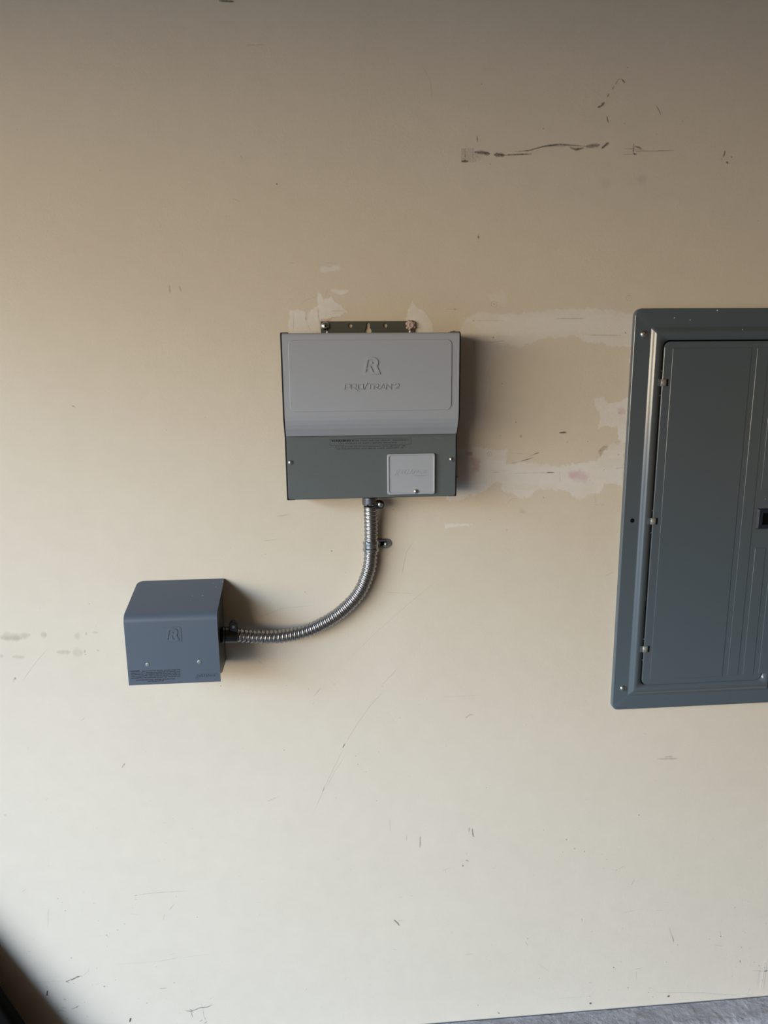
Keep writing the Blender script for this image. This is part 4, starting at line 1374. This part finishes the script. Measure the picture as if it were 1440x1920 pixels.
# rounded bend from the slope into the vertical front
p_end = Vector((ID, iz_front_top))
start_a = math.pi / 2 - sl
cx, cz = ID - R_, iz_front_top
arc = [(cx + R_ * math.cos(a), cz + R_ * math.sin(a)) for a in np.linspace(start_a, 0, 12)]
zs = arc[0][1]
slope = (zs - iz_top) / (arc[0][0] - 0.0005)
hp = [(0.0005, iz_top)] + [(0.0005 + (arc[0][0] - 0.0005) * t, iz_top + (zs - iz_top) * t)
                           for t in (0.005, 0.015, 0.03, 0.05, 0.075, 0.10, 0.13, 0.33, 0.66)] + arc
hp += [(ID, iz_front_top - 0.004), (ID, iz_bot)]
hood_me = sheet(hp, IX0, IX1, 0.0016)
for v in hood_me.vertices:                     # the rear corners of the hood are rounded
    for edge_, r_c, sg in ((IX0, 0.0125, 1), (IX1, 0.0035, -1)):
        dd = max(0.0, -v.co.y - 0.0005)
        if abs(v.co.x - edge_) < 1e-5 and dd < r_c and v.co.z > iz_top - 0.02:
            v.co.x = edge_ + sg * (r_c - math.sqrt(max(0, r_c * r_c - (r_c - dd) ** 2)))
hb = bmesh.new()
merge(hb, hood_me)
hood = link('hood', bm_mesh(hb), M['inlet'], inl, 'blue-grey hood with sloping top and flat front')
# hood side cheeks and inner body
cheek = [(0.0005, iz_top - 0.001), (0.0005, CAM_Z - 0.590), (0.056, CAM_Z - 0.5915), (ID - 0.018, iz_bot + 0.006), (ID - 0.002, iz_bot + 0.004), (ID - 0.002, iz_front_top)]
cheek += [(d - 0.0018, z - 0.0018) for d, z in arc[::-1]][1:]
link('back_box', extrude_profile(cheek, IX0 + 0.014, IX1 - 0.0060), metal_paint('inlet_body_grey', (0.10, 0.11, 0.12), 0.45, 0.05), inl)
DF = ID
ci = crop(300, 1170, 32)
sq = [atx(*p, DF) for p in ci((120, 210), (1270, 170), (1310, 1110), (180, 1110))]
me = plate([rrect((sq[0][0] + sq[3][0]) / 2, (sq[1][0] + sq[2][0]) / 2, (sq[2][1] + sq[3][1]) / 2, (sq[0][1] + sq[1][1]) / 2, 0.003, 5)],
           DF - 0.0004, DF + 0.0005, 0.0004)
fr = link('emblem_square', me, M['inlet'], hood)


def inlet_tf(p):
    u, v = (p[0] - 488) / (885 - 488), (p[1] - 118) / (505 - 118)
    return atx(*ci((325 + u * (1185 - 325) + 0 * v, 292 + v * (1045 - 292) - u * 40))[0], DF + 0.0005)


link('emblem', logo(inlet_tf, DF + 0.0002, DF + 0.0014, 0.0004), M['inlet'], hood)
cd = crop(235, 1235, 8)
bm = bmesh.new()
DI = DF + 0.0001
line_text(bm, cd, 75, 218, 189, 20, 'DANGER', DI, 0.035, y1=186)
for (xa_, xb_, y, y1, body) in ((235, 822, 188, 164, '- RISK OF ELECTRIC SHOCK.  DO NOT START THE'),
                                (78, 824, 219, 191, 'GENERATOR UNTIL THE CORD IS CONNECTED TO THE INLET AND'),
                                (78, 824, 243, 214, 'THE GENERATOR.  THE TERMINAL MUST BE GROUNDED WHEN THE'),
                                (80, 824, 267, 238, 'CORD IS CONNECTED.  FIRST CLOSE THE GENERATOR PRIOR TO'),
                                (80, 824, 294, 264, 'DISCONNECTING THE CORD FROM THE INLET AND THE GENERATOR.'),
                                (155, 748, 326, 299, 'THIS POWER INLET ONLY.  NOT FOR USE AS AN OUTLET'),
                                (335, 575, 342, 331, 'NOT FOR INDOOR USE')):
    line_text(bm, cd, xa_, xb_, y, 15, body, DI, 0.022, y1=y1)
link('printed_warning', bm_mesh(bm), M['ink'], hood, 'block of black printed danger text')
bm = bmesh.new()
hh = at(*cd((1100, 225))[0], DF).z - at(*cd((1100, 285))[0], DF).z
reliance(bm, cd, (1045, 262, 1362, 240), DF, hh * 0.75, 0.0010)
ry = [atx(*p, DF) for p in cd((1022, 228), (1380, 206), (1385, 285), (1030, 305))]
merge(bm, plate([rrect((ry[0][0] + ry[3][0]) / 2, (ry[1][0] + ry[2][0]) / 2, (ry[2][1] + ry[3][1]) / 2, (ry[0][1] + ry[1][1]) / 2, 0.001, 3)],
                DF - 0.0004, DF + 0.0003, 0.0002))
link('raised_lettering', bm_mesh(bm), M['inlet'], hood)
for px, py, an, lb in ((276.5, 1246.2, 20, 'left'), (373.4, 1241.1, 40, 'right')):
    screw(hood, px, py, DF, 0.0038, 'cross', an, h=0.0012, mat='hinge', label='small flat screw on the %s of the front' % lb)
for t, x, r in ((0.55, -0.248, 0.0009), (0.55, -0.2675, 0.0006), (0.28, -0.2265, 0.0006), (0.12, -0.2155, 0.0010), (0.15, -0.233, 0.0004)):
    dep, zz = hp[0][0] + (arc[0][0] - hp[0][0]) * t, iz_top + (zs - iz_top) * t
    link('paint_speck', lathe([(r, -0.0001), (r * 0.7, 0.0003), (0, 0.0004)], (x, -dep, zz), (0, -0.25, 1), 8), speck_mat, hood)

# ------------------------------------------------------------------ conduit
path_px = [(430, 1189.5, .050), (445, 1190.5, .047), (479, 1193.5, .040), (510.8, 1194, .034), (537, 1191.7, .029), (569, 1184.7, .025),
           (595, 1174.7, .022), (624, 1158.5, .020), (645, 1142.5, .018), (664, 1124, .017), (677.5, 1104.7, .0165), (686.5, 1083.6, .016),
           (692.8, 1062.5, .0158), (695.2, 1038.8, .0158), (695.8, 1025.6, .016), (696, 999, .018), (695.6, 972.8, .023), (695, 957, .028), (694.5, 946, .031)]
ctrl = [at(*p) for p in path_px]


def catmull(P, n):
    out = []
    Q = [P[0] * 2 - P[1]] + P + [P[-1] * 2 - P[-2]]
    for i in range(1, len(Q) - 2):
        for k_ in range(n):
            t = k_ / n
            out.append(0.5 * ((2 * Q[i]) + (Q[i + 1] - Q[i - 1]) * t + (2 * Q[i - 1] - 5 * Q[i] + 4 * Q[i + 1] - Q[i + 2]) * t * t
                              + (3 * Q[i] - Q[i - 1] - 3 * Q[i + 1] + Q[i + 2]) * t ** 3))
    out.append(P[-1])
    return out


dense = catmull(ctrl, 40)
cum = [0]
for a, b in zip(dense, dense[1:]):
    cum.append(cum[-1] + (b - a).length)
total = cum[-1]
PITCH_F = 0.00855
RO = 0.0141
NA, NT = 32, 16
steps = int(total / PITCH_F * NT)
bm = bmesh.new()
cum_a = np.array(cum)
D3 = np.array([tuple(v) for v in dense])
prevr, u = None, None


def ppos(s):
    return Vector([float(np.interp(s, cum_a, D3[:, k_])) for k_ in range(3)])


def rib(ph):
    """outer radius offset over one turn: a wide round hump, then a narrow one, with a tight groove between turns"""
    if ph < 0.60:
        return -0.0019 + 0.0019 * math.sin(math.pi * ph / 0.60) ** 0.5
    if ph < 0.86:
        return -0.0019 + 0.0009 * math.sin(math.pi * (ph - 0.60) / 0.26) ** 0.6
    return -0.0019 - 0.0012 * math.sin(math.pi * (ph - 0.86) / 0.14)


for i in range(steps + 1):
    s = total * i / steps
    c = ppos(s)
    t = (ppos(min(total, s + 0.0015)) - ppos(max(0, s - 0.0015))).normalized()
    if u is None:
        u = Vector((0, -1, 0))
    u = (u - t * u.dot(t)).normalized()
    v = t.cross(u)
    ring = []
    for j in range(NA):
        a = 2 * math.pi * j / NA
        ph = (s / PITCH_F + j / NA) % 1.0
        r = RO + rib(ph)
        ring.append(bm.verts.new(c + (u * math.cos(a) + v * math.sin(a)) * r))
    if prevr:
        for j in range(NA):
            k2 = (j + 1) % NA
            bm.faces.new((prevr[j], prevr[k2], ring[k2], ring[j])).smooth = True
    prevr = ring
cond = link('flexible_conduit', bm_mesh(bm), M['flex'], None)
tag(cond, 'shiny ribbed flexible metal conduit curving from the inlet box up to the transfer switch', 'conduit')


def capsule_plate(px, py, qx, qy, d0, d1, r, bev):
    """rounded bar between two photograph pixels"""
    a, b = Vector(atx(px, py, d1)), Vector(atx(qx, qy, d1))
    t = (b - a).normalized()
    n_ = Vector((-t.y, t.x))
    pts = []
    ang = math.atan2(n_.y, n_.x)
    for i in range(9):
        an = ang + math.pi * i / 8
        pts.append((a.x + r * math.cos(an), a.y + r * math.sin(an)))
    for i in range(9):
        an = ang + math.pi + math.pi * i / 8
        pts.append((b.x + r * math.cos(an), b.y + r * math.sin(an)))
    return plate([pts], d0, d1, bev)


# upper connector (switch end): clamp body, ear with screw
cx_ = ctrl[-1]
axis = (ctrl[-2] - ctrl[-1]).normalized()
con = empty('conduit_connector', (cx_.x, cx_.y, cx_.z), 'dark cast metal clamp connector holding the conduit to the underside of the transfer switch', 'conduit connector')
ctop = Vector((at(693.5, 934, 0.036).x, -0.034, TZ0 - 0.0005))
ax2 = Vector((0.012, 0.10, -1)).normalized()
body = lathe([(0.0142, 0.0), (0.0148, 0.0008), (0.0148, 0.0032), (0.0138, 0.0042), (0.0150, 0.0052), (0.0152, 0.0060), (0.0152, 0.0190), (0.0145, 0.0200),
              (0.0122, 0.0202)], ctop, ax2, 36)
cb_ = link('clamp_body', body, M['cast_light'], con, smooth=False)
link('clamp_ear', capsule_plate(706, 947, 713.5, 947, 0.028, 0.042, 0.0078, 0.0015), M['cast'], con)
screw(con, 713.8, 946.6, 0.042, 0.0052, 'cross', 15, name='clamp_screw', h=0.0022, label='hex-washer clamp screw on the ear')
bm = bmesh.new()
for px, py, r in ((688.5, 948.5, 0.0022), (700.5, 948, 0.0020)):
    p = at(px, py, 0.0485)
    merge(bm, lathe([(r, -0.004), (r, 0.0003), (r * 0.6, 0.0008), (r * 0.5, 0.0002), (0, 0.0002)], p, (0, -1, 0), 14))
link('cast_boss', bm_mesh(bm), M['cast'], con)

# lower connector (inlet end)
c0_ = ctrl[0]
dirc = (ctrl[1] - ctrl[0]).normalized()
con2 = empty('conduit_connector', tuple(c0_), 'nearly black shaded clamp connector holding the conduit to the right side of the inlet box', 'conduit connector')
p_s = Vector((IX1 - 0.0032, c0_.y - 0.004, c0_.z + 0.0015))
p_e = at(445, 1190, .047)
dl = (p_e - p_s).length
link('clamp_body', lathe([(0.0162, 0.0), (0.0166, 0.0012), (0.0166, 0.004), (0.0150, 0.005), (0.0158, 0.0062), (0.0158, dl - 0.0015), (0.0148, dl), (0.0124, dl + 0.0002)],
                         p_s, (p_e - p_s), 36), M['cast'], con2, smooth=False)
link('clamp_ear', capsule_plate(437, 1173, 438.0, 1182, 0.050, 0.060, 0.0085, 0.0015), M['cast'], con2)
screw(con2, 436.5, 1175.5, 0.060, 0.0042, 'cross', 35, name='clamp_screw', h=0.0020, label='small bright clamp screw on the ear')
# one-hole strap round the conduit
st = empty('conduit_strap', tuple(at(712, 1020, 0.0)), 'shiny zinc one-hole strap screwed to the wall, holding the vertical run of conduit', 'pipe strap')
sc_ = at(695.6, 1023.5, 0.0158)
bm = bmesh.new()
n = 22
prof_o, prof_i = [], []
RS = 0.0156
w0 = 0.0108
for i in range(n + 1):
    a = math.radians(200 - 220 * i / n)
    prof_o.append((sc_.x + RS * math.cos(a), sc_.y - RS * 1.0 * math.sin(a)))
prof_pts = prof_o + [(sc_.x + RS + 0.0015, -0.0045), (sc_.x + RS + 0.004, -0.0028), (sc_.x + RS + 0.0165, -0.0028)]
prof_pts = [(x, min(y, -0.0012)) for x, y in prof_pts]
rowsS = []
for k_, (x, y) in enumerate(prof_pts):
    row = []
    on = k_ <= n
    for z_, off in ((-w0, 0.0), (-w0 * 0.82, 0.0009), (-w0 * 0.45, 0.0009), (-w0 * 0.30, -0.0003), (w0 * 0.30, -0.0003), (w0 * 0.45, 0.0009), (w0 * 0.82, 0.0009), (w0, 0.0)):
        if on:
            rx, ry_ = x - sc_.x, y - sc_.y
            ln = math.hypot(rx, ry_)
            xx, yy = x + rx / ln * off, y + ry_ / ln * off
            zz = sc_.z + z_
        else:
            xx, yy = x, y
            sh = 0.92
            zz = sc_.z + 0.0008 + z_ * sh
            yy -= 0.0012 if abs(z_) in (w0 * 0.82,) else 0.0
        row.append(bm.verts.new((xx, min(yy, -0.0008), zz)))
    rowsS.append(row)
for a, b in zip(rowsS, rowsS[1:]):
    for j in range(len(a) - 1):
        bm.faces.new((a[j], a[j + 1], b[j + 1], b[j]))
# rounded tongue end
e0 = prof_pts[-1]
tip = [bm.verts.new((e0[0] + 0.0098 * math.cos(a), -0.0034, sc_.z + 0.0008 + w0 * 0.92 * math.sin(a))) for a in np.linspace(-math.pi / 2, math.pi / 2, 9)]
cen = bm.verts.new((e0[0] - 0.0005, -0.0026, sc_.z + 0.0008))
for a, b in zip(tip, tip[1:]):
    bm.faces.new((cen, a, b))
r_ = bmesh.ops.solidify(bm, geom=bm.faces[:], thickness=0.0012)
link('strap_band', bm_mesh(bm), M['zinc'], st)
screw(st, 724.5, 1021, 0.0042, 0.0058, 'cross', 25, name='strap_screw', h=0.0035, label='round screw through the strap tongue')

# ------------------------------------------------------------------ added stand-in board for an unidentified dark shape and shadow, lower left
def on_line(px, d):
    return atx(px, 1868 + px * 1.24, d)


BD, LEAN = 0.072, 0.29
A1, B1 = on_line(150, BD), on_line(-300, BD)
t_ = (A1[1] - 0.004) / (B1[1] - A1[1])
A2 = (A1[0] - (B1[0] - A1[0]) * t_, 0.004)
outline = [A2, B1, (B1[0] - 0.16, B1[1] - 0.12), (B1[0] - 0.14, 0.004)]
board_me = plate([outline[::-1]], 0.0, 0.034, 0.006)
for v in board_me.vertices:                    # its foot stands on the floor away from the wall, its upper corner rests against it
    v.co.y -= max(0.004, 0.088 - LEAN * v.co.z)
bn = link('stand_in_board', board_me, M['bin'], None)
tag(bn, 'black board standing in for an unidentified dark shape at bottom left, mostly out of view', 'board')
